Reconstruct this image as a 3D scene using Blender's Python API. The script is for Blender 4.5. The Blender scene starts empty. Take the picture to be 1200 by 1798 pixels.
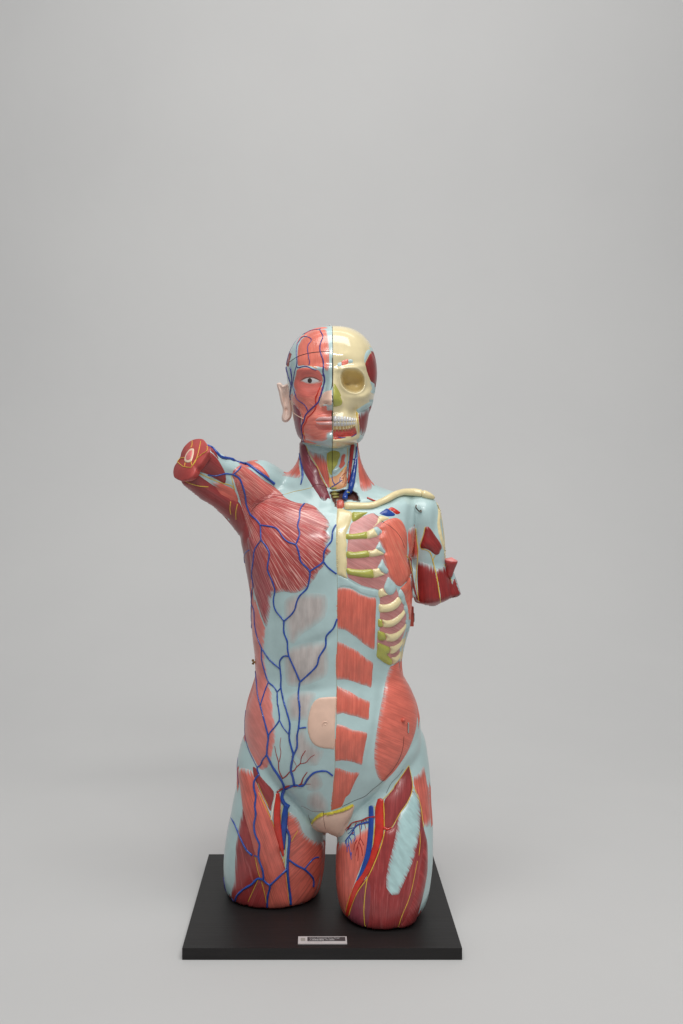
import bpy, bmesh, math, random
import numpy as np
from mathutils import Vector
from mathutils.bvhtree import BVHTree
from mathutils.geometry import delaunay_2d_cdt

random.seed(7)
rng = np.random.default_rng(11)
scene = bpy.context.scene
COL = scene.collection

# ------------------------------------------------------------------ camera
F, VX, HY = 1757.0, 553.6, 845.0            # focal length, vanishing point (photo pixels)
CAM = np.array([-0.0101, -1.6085, 0.667])
cd = bpy.data.cameras.new('camera')
cd.sensor_fit = 'HORIZONTAL'; cd.sensor_width = 24.0
cd.lens = F / 1200 * 24.0
cd.shift_x = (600 - VX) / 1200; cd.shift_y = -(899 - HY) / 1200
cd.clip_start = 0.05; cd.clip_end = 60
cam = bpy.data.objects.new('camera', cd); COL.objects.link(cam)
cam.location = CAM; cam.rotation_euler = (math.pi / 2, 0, 0)
scene.camera = cam

def P(px, py, Y=0.0):
    d = Y - CAM[1]
    return np.array([CAM[0] + (px - VX) * d / F, Y, CAM[2] - (py - HY) * d / F])

def PG(px, py, z=0.0):                       # point on the horizontal plane z
    d = (CAM[2] - z) * F / (py - HY)
    return np.array([CAM[0] + (px - VX) * d / F, CAM[1] + d, z])

def proj(v):
    d = v[:, 1] - CAM[1]
    return np.stack([VX + (v[:, 0] - CAM[0]) * F / d, HY - (v[:, 2] - CAM[2]) * F / d], 1)

CROPS = {'A': (460, 560, 5), 'B': (290, 750, 4.4444), 'C': (560, 840, 4.4444), 'D': (410, 1000, 6.3158),
         'E': (570, 1080, 5.62), 'F': (380, 1200, 5.4545), 'G': (370, 1380, 5.2174), 'H': (560, 1380, 5.2174),
         'I': (495, 565, 12), 'J': (575, 565, 12), 'K': (480, 680, 10.909), 'L': (575, 690, 12),
         'M': (560, 780, 10), 'N': (700, 850, 8.175), 'O': (640, 1010, 10), 'X': (0, 0, 1)}

def q(*a):
    """q('D', x,y, x,y, 'F', x,y ...) -> measured outline as one array"""
    out, c, i = [], None, 0
    while i < len(a):
        if isinstance(a[i], str):
            c = CROPS[a[i]]; i += 1; continue
        out.append((c[0] + a[i] / c[2], c[1] + a[i + 1] / c[2])); i += 2
    return np.array(out, float)

# ------------------------------------------------------------------ small maths
def pchip(x, y, xi):
    x = np.asarray(x, float); y = np.asarray(y, float)
    h = np.diff(x); dl = np.diff(y) / h
    m = np.zeros_like(y); m[0] = dl[0]; m[-1] = dl[-1]
    for i in range(1, len(x) - 1):
        if dl[i - 1] * dl[i] > 0:
            w1, w2 = 2 * h[i] + h[i - 1], h[i] + 2 * h[i - 1]
            m[i] = (w1 + w2) / (w1 / dl[i - 1] + w2 / dl[i])
    k = np.clip(np.searchsorted(x, xi) - 1, 0, len(h) - 1)
    t = (xi - x[k]) / h[k]
    return ((2 * t**3 - 3 * t**2 + 1) * y[k] + (t**3 - 2 * t**2 + t) * h[k] * m[k]
            + (-2 * t**3 + 3 * t**2) * y[k + 1] + (t**3 - t**2) * h[k] * m[k + 1])

def spline(pts, step, closed=False):
    """centripetal-like Catmull-Rom through pts, resampled about every step"""
    p = np.asarray(pts, float); n = len(p)
    if n == 2 and not closed:
        k = max(2, int(np.linalg.norm(p[1] - p[0]) / step) + 1)
        return p[0] + (p[1] - p[0]) * np.linspace(0, 1, k)[:, None]
    out = []
    for i in range(n if closed else n - 1):
        p1, p2 = p[i], p[(i + 1) % n]
        p0 = p[i - 1] if (i > 0 or closed) else p1 * 2 - p2
        p3 = p[(i + 2) % n] if (i + 2 < n or closed) else p2 * 2 - p1
        L = np.linalg.norm(p2 - p1)
        k = max(1, int(round(L / step)))
        l0, l2 = np.linalg.norm(p1 - p0) + 1e-9, np.linalg.norm(p3 - p2) + 1e-9
        m1 = (p2 - p0) / (l0 + L) * L; m2 = (p3 - p1) / (l2 + L) * L
        m1, m2 = m1 * 0.85, m2 * 0.85
        for t in np.arange(k) / k:
            out.append((2*t**3-3*t**2+1)*p1 + (t**3-2*t**2+t)*m1 + (-2*t**3+3*t**2)*p2 + (t**3-t**2)*m2)
    if not closed: out.append(p[-1])
    return np.array(out)

def inside(pt, poly):
    x, y = pt[:, 0], pt[:, 1]; r = np.zeros(len(pt), bool)
    j = len(poly) - 1
    for i in range(len(poly)):
        xi, yi = poly[i]; xj, yj = poly[j]
        if yi != yj:
            c = ((yi > y) != (yj > y)) & (x < (xj - xi) * (y - yi) / (yj - yi) + xi)
            r ^= c
        j = i
    return r

def seg_dist(pt, line, closed=False):
    d = np.full(len(pt), 1e9)
    n = len(line)
    for i in range(n if closed else n - 1):
        a, b = line[i], line[(i + 1) % n]
        ab = b - a; L = ab @ ab + 1e-12
        t = np.clip(((pt - a) @ ab) / L, 0, 1)
        d = np.minimum(d, np.hypot(*(pt - a - t[:, None] * ab).T))
    return d

def sstep(a, b, x):
    t = np.clip((x - a) / (b - a), 0, 1); return t * t * (3 - 2 * t)

# ------------------------------------------------------------------ materials
def lin(c):
    c = np.asarray(c, float) / 255.0
    v = np.where(c <= 0.04045, c / 12.92, ((c + 0.055) / 1.055) ** 2.4)
    return (float(v[0]), float(v[1]), float(v[2]), 1.0)

MATS = {}
def newmat(name):
    m = bpy.data.materials.new(name); m.use_nodes = True
    nt = m.node_tree; b = nt.nodes['Principled BSDF']
    return m, nt, b

def N(nt, t, **kw):
    n = nt.nodes.new(t)
    for k, v in kw.items(): setattr(n, k, v)
    return n

def math_n(nt, op, a, b=None, c=None):
    n = N(nt, 'ShaderNodeMath', operation=op)
    for i, v in enumerate((a, b, c)):
        if v is None: continue
        if isinstance(v, (int, float)): n.inputs[i].default_value = v
        else: nt.links.new(v, n.inputs[i])
    return n.outputs[0]

def mix_n(nt, fac, a, b):
    n = N(nt, 'ShaderNodeMix', data_type='RGBA')
    if isinstance(fac, (int, float)): n.inputs[0].default_value = fac
    else: nt.links.new(fac, n.inputs[0])
    for i, v in ((6, a), (7, b)):
        if isinstance(v, tuple): n.inputs[i].default_value = v
        else: nt.links.new(v, n.inputs[i])
    return n.outputs[2]

def ramp_n(nt, x, lo, hi):
    n = N(nt, 'ShaderNodeMapRange', interpolation_type='SMOOTHSTEP', clamp=True)
    nt.links.new(x, n.inputs[0]); n.inputs[1].default_value = lo; n.inputs[2].default_value = hi
    return n.outputs[0]

def paint(name, rgb, rough=0.32, var=0.12, scale=60, bump=0.15, coat=0.0, zone=False, metallic=0.0, blotch=None):
    """hand-painted plastic: slight brush mottling and an uneven gloss"""
    if name in MATS: return MATS[name]
    m, nt, b = newmat(name)
    tc = N(nt, 'ShaderNodeTexCoord')
    n1 = N(nt, 'ShaderNodeTexNoise'); n1.inputs['Scale'].default_value = scale; n1.inputs['Detail'].default_value = 5
    nt.links.new(tc.outputs['Object'], n1.inputs['Vector'])
    c = np.array(lin(rgb))
    dk, lt = tuple(c * np.array([1 - var, 1 - var, 1 - var, 1])), tuple(np.minimum(c * np.array([1 + var, 1 + var, 1 + var, 1]), 1))
    col = mix_n(nt, ramp_n(nt, n1.outputs[0], 0.3, 0.7), dk, lt)
    if blotch is not None:
        n3 = N(nt, 'ShaderNodeTexNoise'); n3.inputs['Scale'].default_value = 14; n3.inputs['Detail'].default_value = 3
        nt.links.new(tc.outputs['Object'], n3.inputs['Vector'])
        col = mix_n(nt, math_n(nt, 'MULTIPLY', ramp_n(nt, n3.outputs[0], 0.5, 0.75), 0.45), col, lin(blotch))
    if zone:
        at = N(nt, 'ShaderNodeAttribute', attribute_name='zone')
        col = mix_n(nt, at.outputs['Alpha'], col, at.outputs['Color'])
    nt.links.new(col, b.inputs['Base Color'])
    n2 = N(nt, 'ShaderNodeTexNoise'); n2.inputs['Scale'].default_value = 180; n2.inputs['Detail'].default_value = 3
    nt.links.new(tc.outputs['Object'], n2.inputs['Vector'])
    r = N(nt, 'ShaderNodeMapRange'); nt.links.new(n2.outputs[0], r.inputs[0])
    r.inputs[3].default_value = rough * 0.8; r.inputs[4].default_value = rough * 1.25
    nt.links.new(r.outputs[0], b.inputs['Roughness'])
    b.inputs['Coat Weight'].default_value = coat; b.inputs['Coat Roughness'].default_value = 0.08
    if zone:
        nt.links.new(math_n(nt, 'MULTIPLY_ADD', at.outputs['Alpha'], -coat, coat), b.inputs['Coat Weight'])
        nt.links.new(math_n(nt, 'MULTIPLY_ADD', at.outputs['Alpha'], 0.3, r.outputs[0]), b.inputs['Roughness'])
    b.inputs['Metallic'].default_value = metallic
    if bump:
        bp = N(nt, 'ShaderNodeBump'); bp.inputs['Strength'].default_value = bump; bp.inputs['Distance'].default_value = 0.0006
        nt.links.new(n1.outputs[0], bp.inputs['Height']); nt.links.new(bp.outputs[0], b.inputs['Normal'])
    m['rgb'] = list(lin(rgb)); MATS[name] = m
    return m

PALE = (181, 206, 206)
def muscle(name, rgb, dark=None, line=None, freq=0.35, lstr=0.5, tend=PALE, tw=7.0, rough=0.33, bump=0.5, coat=0.15, wobble=2.0, fray=1.5, dstr=0.45, soft=0.95, toff=0.6, lthr=0.56):
    freq = freq * 1.7
    """painted muscle: strands run along the fibre direction stored on the mesh; frayed ends turn into tendon"""
    if name in MATS: return MATS[name]
    m, nt, b = newmat(name)
    c = np.array(rgb, float)
    dark = tuple(c * 0.78) if dark is None else dark
    line = tuple(np.minimum(c * 1.0 + np.array([22, 32, 30]), 255)) if line is None else line
    at = N(nt, 'ShaderNodeAttribute', attribute_name='fib')
    sp = N(nt, 'ShaderNodeSeparateXYZ'); nt.links.new(at.outputs['Vector'], sp.inputs[0])
    u, v, td = sp.outputs
    wob = N(nt, 'ShaderNodeTexNoise'); wob.inputs['Scale'].default_value = 0.03; wob.inputs['Detail'].default_value = 2
    nt.links.new(at.outputs['Vector'], wob.inputs['Vector'])
    u2 = math_n(nt, 'ADD', u, math_n(nt, 'MULTIPLY', wob.outputs[0], wobble))
    def streak(fu, fv, det, off):
        cb = N(nt, 'ShaderNodeCombineXYZ')
        nt.links.new(math_n(nt, 'MULTIPLY', u2, fu), cb.inputs[0]); nt.links.new(math_n(nt, 'MULTIPLY', v, fv), cb.inputs[1])
        cb.inputs[2].default_value = off
        n = N(nt, 'ShaderNodeTexNoise'); n.inputs['Scale'].default_value = 1.0; n.inputs['Detail'].default_value = det
        n.inputs['Roughness'].default_value = 0.55
        nt.links.new(cb.outputs[0], n.inputs['Vector']); return n.outputs[0]
    s1 = streak(freq, 0.012, 3, 1.3); s2 = streak(freq * 1.7, 0.02, 2, 7.7); s3 = streak(0.09, 0.03, 3, 4.1)
    s4 = streak(freq * 0.9, 0.004, 1, 11.0)
    col = mix_n(nt, ramp_n(nt, s3, 0.3, 0.7), lin(c * 0.92), lin(np.minimum(c * 1.05, 255)))
    col = mix_n(nt, math_n(nt, 'MULTIPLY', ramp_n(nt, s1, 0.54, 0.38), dstr), col, lin(dark))
    col = mix_n(nt, math_n(nt, 'MULTIPLY', ramp_n(nt, s2, lthr, lthr + 0.12), lstr), col, lin(line))
    thr = math_n(nt, 'MULTIPLY_ADD', s4, fray * 2, toff - fray)          # frayed tendon edge
    x = math_n(nt, 'SUBTRACT', math_n(nt, 'DIVIDE', td, tw), thr)
    col = mix_n(nt, ramp_n(nt, x, soft, -soft), col, lin(tend))
    nt.links.new(col, b.inputs['Base Color'])
    b.inputs['Roughness'].default_value = rough
    b.inputs['Coat Weight'].default_value = coat; b.inputs['Coat Roughness'].default_value = 0.12
    bp = N(nt, 'ShaderNodeBump'); bp.inputs['Strength'].default_value = bump; bp.inputs['Distance'].default_value = 0.0006
    nt.links.new(math_n(nt, 'ADD', s1, math_n(nt, 'MULTIPLY', s2, 0.5)), bp.inputs['Height'])
    nt.links.new(bp.outputs[0], b.inputs['Normal'])
    m['rgb'] = list(lin(rgb)); MATS[name] = m
    return m

# ------------------------------------------------------------------ mesh helpers
def mkobj(name, v, f, mat, parent=None, smooth=True):
    me = bpy.data.meshes.new(name)
    me.from_pydata([tuple(map(float, p)) for p in v], [], [tuple(map(int, t)) for t in f])
    me.validate(); me.update()
    if smooth: me.polygons.foreach_set('use_smooth', [True] * len(me.polygons))
    if mat: me.materials.append(mat)
    o = bpy.data.objects.new(name, me); COL.objects.link(o)
    if parent: o.parent = parent
    return o

def grid_faces(nr, ns, base=0):
    i = np.arange(nr - 1)[:, None] * ns; j = np.arange(ns)[None]; k = (j + 1) % ns
    return (np.stack([i + j, i + k, i + ns + k, i + ns + j], -1).reshape(-1, 4) + base)

def loft(rings, ns=120, step=0.002, shear=0.0, n=2.3, seg=None):
    """rings: (py, xl, xr, Yc, front, back[, n]) from the top down -> closed mesh of horizontal sections"""
    R = []
    for r in rings:
        py, xl, xr, Yc, bf, bb = r[:6]; nn = r[6] if len(r) > 6 else n
        a, b_ = P(xl, py, Yc), P(xr, py, Yc)
        R.append((a[2], (a[0] + b_[0]) / 2, (b_[0] - a[0]) / 2, Yc, bf, bb, nn))
    R = np.array(R); t = np.concatenate([[0], np.cumsum(np.maximum(1e-4, np.hypot(np.diff(R[:, 0]), np.diff(R[:, 2]))))])
    k = seg or max(8, int(t[-1] / step))
    ti = np.linspace(0, t[-1], k)
    S = np.stack([pchip(t, R[:, c], ti) for c in range(7)], 1)
    th = np.linspace(0, 2 * np.pi, ns, endpoint=False)
    cs, sn = np.cos(th), np.sin(th)
    V = []
    for z, cx, a, yc, bf, bb, nn in S:
        ex = np.sign(cs) * np.abs(cs) ** (2 / nn); ey = np.sign(sn) * np.abs(sn) ** (2 / nn)
        y = np.where(ey < 0, ey * bf, ey * bb); x = cx + ex * a - shear * y
        V.append(np.stack([x, yc + y, np.full(ns, z)], 1))
    V = np.concatenate(V); Fc = grid_faces(k, ns).tolist()
    c0, c1 = len(V), len(V) + 1
    V = np.vstack([V, V[:ns].mean(0), V[-ns - 0:].mean(0) if False else V[(k - 1) * ns:k * ns].mean(0)])
    for j in range(ns):
        Fc.append([c0, (j + 1) % ns, j]); Fc.append([c1, (k - 1) * ns + j, (k - 1) * ns + (j + 1) % ns])
    Fc = [list(reversed(f)) for f in Fc]
    return V, Fc

def tube_mesh(path, rad, ns=10, cap=True, flat=1.0, nrm=None):
    p = np.asarray(path, float); n = len(p)
    rad = np.broadcast_to(np.asarray(rad, float), (n,)).copy()
    T = np.gradient(p, axis=0); T /= np.linalg.norm(T, axis=1)[:, None] + 1e-12
    V = []; prev = None
    th = np.linspace(0, 2 * np.pi, ns, endpoint=False)
    for i in range(n):
        if nrm is not None: a = nrm[i]
        else: a = prev if prev is not None else (np.array([0, -1.0, 0]) if abs(T[i][1]) < 0.9 else np.array([1.0, 0, 0]))
        a = a - T[i] * (a @ T[i]); a /= np.linalg.norm(a) + 1e-12; prev = a
        b_ = np.cross(T[i], a)
        V.append(p[i] + rad[i] * (np.cos(th)[:, None] * a * flat + np.sin(th)[:, None] * b_))
    V = np.concatenate(V); Fc = grid_faces(n, ns).tolist()
    if cap:
        c0, c1 = len(V), len(V) + 1
        V = np.vstack([V, p[0] - T[0] * rad[0] * 0.4, p[-1] + T[-1] * rad[-1] * 0.4])
        for j in range(ns):
            Fc.append([c0, (j + 1) % ns, j]); Fc.append([c1, (n - 1) * ns + j, (n - 1) * ns + (j + 1) % ns])
    return V, Fc

def cat(*ms):
    V, Fc, o = [], [], 0
    for v, f in ms:
        V.append(np.asarray(v)); Fc += [[i + o for i in t] for t in f]; o += len(v)
    return np.concatenate(V), Fc

def remesh(v, f, vox):
    o = mkobj('shape', v, f, None)
    bm = bmesh.new(); bm.from_mesh(o.data); bmesh.ops.recalc_face_normals(bm, faces=bm.faces); bm.to_mesh(o.data); bm.free()
    md = o.modifiers.new('r', 'REMESH'); md.mode = 'VOXEL'; md.voxel_size = vox
    dg = bpy.context.evaluated_depsgraph_get(); dg.update()
    ev = o.evaluated_get(dg); me = ev.to_mesh()
    V, Fc = mesh_arrays(me); ev.to_mesh_clear()
    d = o.data; bpy.data.objects.remove(o); bpy.data.meshes.remove(d)
    return V, Fc

def mesh_arrays(me):
    V = np.empty(len(me.vertices) * 3); me.vertices.foreach_get('co', V)
    return V.reshape(-1, 3), [tuple(p.vertices) for p in me.polygons]

def edges_of(f):
    e = set()
    for t in f:
        for a, b_ in zip(t, t[1:] + t[:1]): e.add((a, b_) if a < b_ else (b_, a))
    return np.array(list(e))

def relax(V, E, it, lam=0.5, mask=None):
    n = len(V); cnt = np.bincount(E.ravel(), minlength=n)[:, None] + 1e-9
    for _ in range(it):
        s = np.zeros_like(V)
        for c in range(3):
            s[:, c] = np.bincount(E[:, 0], V[E[:, 1], c], n) + np.bincount(E[:, 1], V[E[:, 0], c], n)
        d = (s / cnt - V) * lam
        V = V + (d if mask is None else d * mask[:, None])
    return V

def vnormals(V, Fc):
    n = np.zeros_like(V)
    q4 = np.array([t if len(t) == 4 else tuple(t) + (t[-1],) for t in Fc])
    a, b_, c, d = (V[q4[:, i]] for i in range(4))
    fn = np.cross(c - a, d - b_) + 0.0
    tri = q4[:, 2] == q4[:, 3]
    fn[tri] = np.cross(b_[tri] - a[tri], c[tri] - a[tri])
    for i in range(4):
        for k in range(3): n[:, k] += np.bincount(q4[:, i], fn[:, k], len(V))
    return n / (np.linalg.norm(n, axis=1)[:, None] + 1e-12)

# sculpt strokes: (cx, cy, rx, ry, degrees, millimetres); a stroke pushes the surface out (+) or in (-)
def strokes(V, nr, L):
    px = proj(V); w = np.clip(-nr[:, 1] * 2.2, 0, 1); d = np.zeros(len(V))
    for cx, cy, rx, ry, rot, mm in L:
        a = math.radians(rot); x, y = px[:, 0] - cx, px[:, 1] - cy
        u, v = (x * math.cos(a) + y * math.sin(a)) / rx, (-x * math.sin(a) + y * math.cos(a)) / ry
        d += mm * 0.001 * np.exp(-(u * u + v * v))
    V = V.copy(); V[:, 1] -= d * w
    return V

class Surf:
    """a surface that details are laid on"""
    def __init__(self, V, Fc, yr=(-0.15, 0.12)):
        self.parts = [(V, Fc)]; self.yr = yr; self.build()
    def build(self):
        v, f = cat(*self.parts)
        self.bvh = BVHTree.FromPolygons(v.tolist(), f)
        self.parts = [(v, f)]
    def add(self, V, Fc): self.parts.append((V, Fc))
    def hit(self, px, py):
        d = P(px, py, 0.0) - CAM; d /= np.linalg.norm(d)
        loc, nr, idx, dist = self.bvh.ray_cast(Vector(CAM), Vector(d))
        if loc is None:
            best = None
            for Y in np.linspace(self.yr[0], self.yr[1], 12):
                l2, n2, i2, d2 = self.bvh.find_nearest(Vector(P(px, py, Y)))
                if l2 is not None and (best is None or d2 < best[2]): best = (l2, n2, d2)
            loc, nr = best[0], best[1]
        nr = np.array(nr)
        if nr @ d > 0: nr = -nr
        return np.array(loc), nr

def fibre(pts, fib):
    x, y = pts[:, 0], pts[:, 1]
    if fib[0] == 'lin':
        a = math.radians(fib[1]); return -x * math.sin(a) + y * math.cos(a), x * math.cos(a) + y * math.sin(a)
    if fib[0] == 'fan':
        dx, dy = x - fib[1], y - fib[2]; r = np.hypot(dx, dy); a0 = math.radians(fib[3] if len(fib) > 3 else 0)
        an = np.arctan2(dy, dx) - a0; an = (an + np.pi) % (2 * np.pi) - np.pi
        return an * (fib[4] if len(fib) > 4 else 110.0), r
    if fib[0] == 'ring':
        dx, dy = (x - fib[1]), (y - fib[2]) * fib[3]
        return np.hypot(dx, dy), np.arctan2(dy, dx) * 20

ZONES = []
def patch(name, surf, parent, pts, mat, h=1.3, edge=5.0, sp=2.1, fib=('lin', 90), tend=None, sharp=False, lay=True, sink=0.35, keep=None):
    """a raised piece lying on the body: outline -> triangulated sheet on the surface, pillowed by h millimetres"""
    out = np.asarray(pts, float) if sharp is True else spline(pts, sp * 1.1, True)
    if sharp is True:
        o2 = []
        for i in range(len(out)):
            a, b_ = out[i], out[(i + 1) % len(out)]; k = max(1, int(np.linalg.norm(b_ - a) / sp))
            o2 += [a + (b_ - a) * t / k for t in range(k)]
        out = np.array(o2)
    lo, hi = out.min(0), out.max(0)
    gx = np.arange(lo[0], hi[0], sp); gy = np.arange(lo[1], hi[1], sp * 0.87)
    g = np.stack(np.meshgrid(gx, gy), -1).astype(float)
    g[1::2, :, 0] += sp / 2
    g = g.reshape(-1, 2); g = g + rng.uniform(-0.12, 0.12, g.shape) * sp
    g = g[inside(g, out)]
    if len(g): g = g[seg_dist(g, out, True) > 0.55 * sp]
    nb = len(out)
    allp = np.vstack([out, g])
    r = delaunay_2d_cdt([Vector(p) for p in allp], [], [list(range(nb))], 1, 1e-5)
    pv = np.array([(v.x, v.y) for v in r[0]]); fc = [list(t) for t in r[2]]
    dist = seg_dist(pv, out, True)
    locs = np.empty((len(pv), 3)); nrs = np.empty((len(pv), 3))
    for i, (x, y) in enumerate(pv): locs[i], nrs[i] = surf.hit(x, y)
    lift = (h * (1 - np.exp(-np.maximum(dist, 0) / edge * 1.6)) / (1 - math.exp(-1.6 * 3)) - sink * (dist < 0.3)) * 0.001
    V = locs + nrs * np.minimum(lift, h * 0.001)[:, None]
    # counter-clockwise towards the viewer
    f2 = []
    for t in fc:
        a, b_, c = pv[t[0]], pv[t[1]], pv[t[2]]
        cr = (b_[0] - a[0]) * (c[1] - a[1]) - (b_[1] - a[1]) * (c[0] - a[0])
        f2.append(t if cr < 0 else t[::-1])
    o = mkobj(name, V, f2, mat, parent)
    u, v = fibre(pv, fib)
    td = np.full(len(pv), 200.0)
    for ln in (tend or []):
        if isinstance(ln, str): td = np.minimum(td, dist)
        else: td = np.minimum(td, seg_dist(pv, spline(ln, 4)))
    at = o.data.attributes.new('fib', 'FLOAT_VECTOR', 'POINT')
    if len(o.data.vertices) == len(pv):
        at.data.foreach_set('vector', np.stack([u, v, td], 1).astype(np.float32).ravel())
    if lay: surf.add(V, f2)
    if 'rgb' in mat: ZONES.append((surf, out, tuple(mat['rgb'])))
    return o

def line3(surf, pts, lift_mm, step=2.4, smooth=2):
    s = spline(pts, step)
    L = np.array([np.concatenate(surf.hit(x, y)) for x, y in s])
    p, n = L[:, :3], L[:, 3:]
    lift = np.broadcast_to(np.asarray(lift_mm, float) * 0.001, (len(p),)) if not np.ndim(lift_mm) else np.interp(np.linspace(0, 1, len(p)), np.linspace(0, 1, len(lift_mm)), lift_mm) * 0.001
    p = p + n * lift[:, None]
    for _ in range(smooth):
        p[1:-1] = p[1:-1] * 0.5 + (p[:-2] + p[2:]) * 0.25
        n[1:-1] = n[1:-1] * 0.5 + (n[:-2] + n[2:]) * 0.25
    n /= np.linalg.norm(n, axis=1)[:, None] + 1e-12
    return p, n

def vessel(name, surf, parent, pts, r, mat, lift=None, ns=9, wob=0.08, flat=0.8, step=2.4):
    """r: radius in photo pixels at the body (number or list along the line)"""
    rr = np.atleast_1d(np.asarray(r, float)) * (0.72 if np.max(r) < 3.9 else 0.91)
    p, n = line3(surf, pts, (rr.mean() * 0.35 if lift is None else lift), step)
    k = len(p)
    rad = np.interp(np.linspace(0, 1, k), np.linspace(0, 1, len(rr)) if len(rr) > 1 else [0], rr) * 0.001
    ph = rng.uniform(0, 6, 2)
    rad = rad * (1 + wob * np.sin(np.arange(k) * 0.9 + ph[0]) + wob * 0.6 * np.sin(np.arange(k) * 2.1 + ph[1]))
    V, Fc = tube_mesh(p, rad, ns, True, flat, n)
    return mkobj(name, V, Fc, mat, parent)

def seg_part(name, parent, verts, faces, mat, smooth=True): return mkobj(name, verts, faces, mat, parent, smooth)

# ------------------------------------------------------------------ paints of the model
M_PALE = paint('fascia_paint', PALE, 0.30, 0.05, 40, 0.12, 0.2, zone=True)
M_PALE2 = paint('tendon_paint', PALE, 0.30, 0.06, 90, 0.15, 0.2)
M_BONE = paint('bone_paint', (232, 216, 168), 0.22, 0.05, 50, 0.12, 0.35)
M_SKULL = paint('skull_paint', (226, 211, 168), 0.16, 0.05, 40, 0.08, 0.6)
M_GREEN = paint('cartilage_paint', (176, 176, 84), 0.25, 0.10, 60, 0.15, 0.25)
M_SKIN = paint('skin_paint', (226, 190, 170), 0.38, 0.05, 60, 0.15)
M_VEIN = paint('vein_paint', (34, 74, 160), 0.28, 0.16, 120, 0.2, 0.3, blotch=(64, 72, 150))
M_VEIN_V = paint('violet_vein_paint', (62, 56, 130), 0.28, 0.18, 120, 0.2, 0.3, blotch=(98, 86, 146))
M_BIGVEIN = paint('large_vein_paint', (22, 66, 150), 0.28, 0.14, 70, 0.2, 0.3)
M_ART = paint('artery_paint', (200, 48, 34), 0.3, 0.14, 90, 0.2, 0.3)
M_ART_D = paint('deep_artery_paint', (158, 38, 34), 0.3, 0.15, 90, 0.2, 0.3)
M_NERVE = paint('nerve_paint', (222, 186, 66), 0.35, 0.12, 120, 0.15, 0.1)
M_SEAM = paint('joint_line', (30, 16, 14), 0.6, 0.1, 90, 0.0)
M_SEAM_R = paint('red_joint_line', (104, 30, 28), 0.6, 0.1, 90, 0.0)
M_METAL = paint('steel', (190, 188, 184), 0.25, 0.08, 90, 0.0, metallic=1.0)
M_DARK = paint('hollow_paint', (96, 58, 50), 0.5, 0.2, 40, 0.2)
SAL = (219, 110, 95)
M_SAL = muscle('salmon_muscle', SAL, freq=0.42, lstr=0.22, dstr=0.6, wobble=1.2)
M_SALN = muscle('salmon_muscle_plain_edge', SAL, freq=0.42, lstr=0.3, tw=3)
M_ABS = muscle('straight_abdominal', (226, 116, 97), dark=(202, 94, 79), freq=0.5, lstr=0.08, tw=6, bump=0.7, fray=1.1, toff=0.15, wobble=0.8, dstr=0.6)
M_OBL = muscle('oblique_muscle', (229, 118, 100), dark=(196, 90, 78), freq=0.42, lstr=0.12, tw=7, bump=0.9, fray=1.3, toff=0.25, wobble=1.0)
M_OBLL = muscle('pink_oblique', (224, 134, 125), dark=(214, 120, 110), freq=0.25, lstr=0.15, tw=4, bump=0.25)
M_PEC = muscle('chest_red', (184, 76, 73), dark=(152, 58, 56), line=(236, 176, 166), freq=0.42, lstr=0.9, lthr=0.51, tw=6, bump=0.8, wobble=0.8, coat=0.35, rough=0.27)
M_PEC2 = muscle('lateral_chest_red', (166, 76, 80), dark=(140, 58, 62), line=(216, 150, 146), freq=0.4, lthr=0.52, lstr=0.6, tw=5)
M_PEC3 = muscle('upper_chest_salmon', (204, 104, 96), dark=(168, 70, 66), line=(236, 176, 162), freq=0.34, lthr=0.52, lstr=0.65, tw=4, bump=0.8, coat=0.3)
M_DRED = muscle('dark_red_muscle', (156, 62, 62), dark=(126, 44, 46), line=(184, 92, 88), freq=0.36, lstr=0.3, tw=6, bump=0.7)
M_RRED = muscle('arm_red_muscle', (146, 44, 43), dark=(116, 30, 31), line=(172, 66, 62), freq=0.36, lstr=0.4, tw=7, bump=0.6)
M_ROSE = muscle('rose_muscle', (140, 62, 74), dark=(116, 48, 58), line=(178, 110, 118), freq=0.3, lstr=0.35, tw=4, bump=0.6)
M_VAST = muscle('thigh_red_muscle', (156, 57, 57), dark=(124, 40, 42), line=(204, 116, 114), freq=0.34, lstr=0.35, tw=5, bump=0.8)
M_FACE = muscle('face_muscle', (230, 130, 114), dark=(214, 106, 92), line=(238, 168, 148), freq=0.5, lstr=0.35, tw=4, bump=0.5, coat=0.4, rough=0.25)
M_ORB = muscle('eye_ring_muscle', (224, 116, 104), dark=(202, 94, 84), line=(232, 150, 136), freq=0.6, lstr=0.3, tw=3, bump=0.6, coat=0.4)
M_FRONT = muscle('forehead_muscle', (230, 126, 108), dark=(220, 112, 96), line=(238, 160, 142), freq=0.45, lstr=0.3, tw=3.5, bump=0.5, coat=0.5, rough=0.2)
M_SERR = muscle('side_chest_salmon', (230, 120, 100), dark=(206, 96, 80), line=(238, 170, 140), freq=0.34, lstr=0.4, tw=4, bump=0.8)
M_ICOST = muscle('rib_gap_muscle', (208, 142, 138), dark=(190, 114, 112), line=(226, 176, 170), freq=0.5, lstr=0.5, tw=2, bump=0.7)
M_GHOST = muscle('sheath_over_muscle', (190, 182, 178), dark=(184, 172, 168), line=(192, 196, 194), freq=0.30, lstr=0.3, tw=9, bump=0.04, fray=0.4, soft=1.1)
M_TENDON = muscle('pale_tendon', (176, 208, 208), dark=(168, 200, 201), line=(188, 214, 214), freq=0.48, lstr=0.2, tend=(156, 57, 57), tw=4.5, bump=0.3, fray=2.2, soft=1.1, toff=0.45)
M_GLAND = paint('gland_paint', (226, 164, 116), 0.35, 0.12, 90, 0.3)
M_LIP = paint('lip_paint', (222, 170, 166), 0.25, 0.06, 60, 0.15, 0.3)
M_GUM = paint('gum_paint', (206, 84, 74), 0.25, 0.18, 160, 0.4, 0.4)
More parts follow.
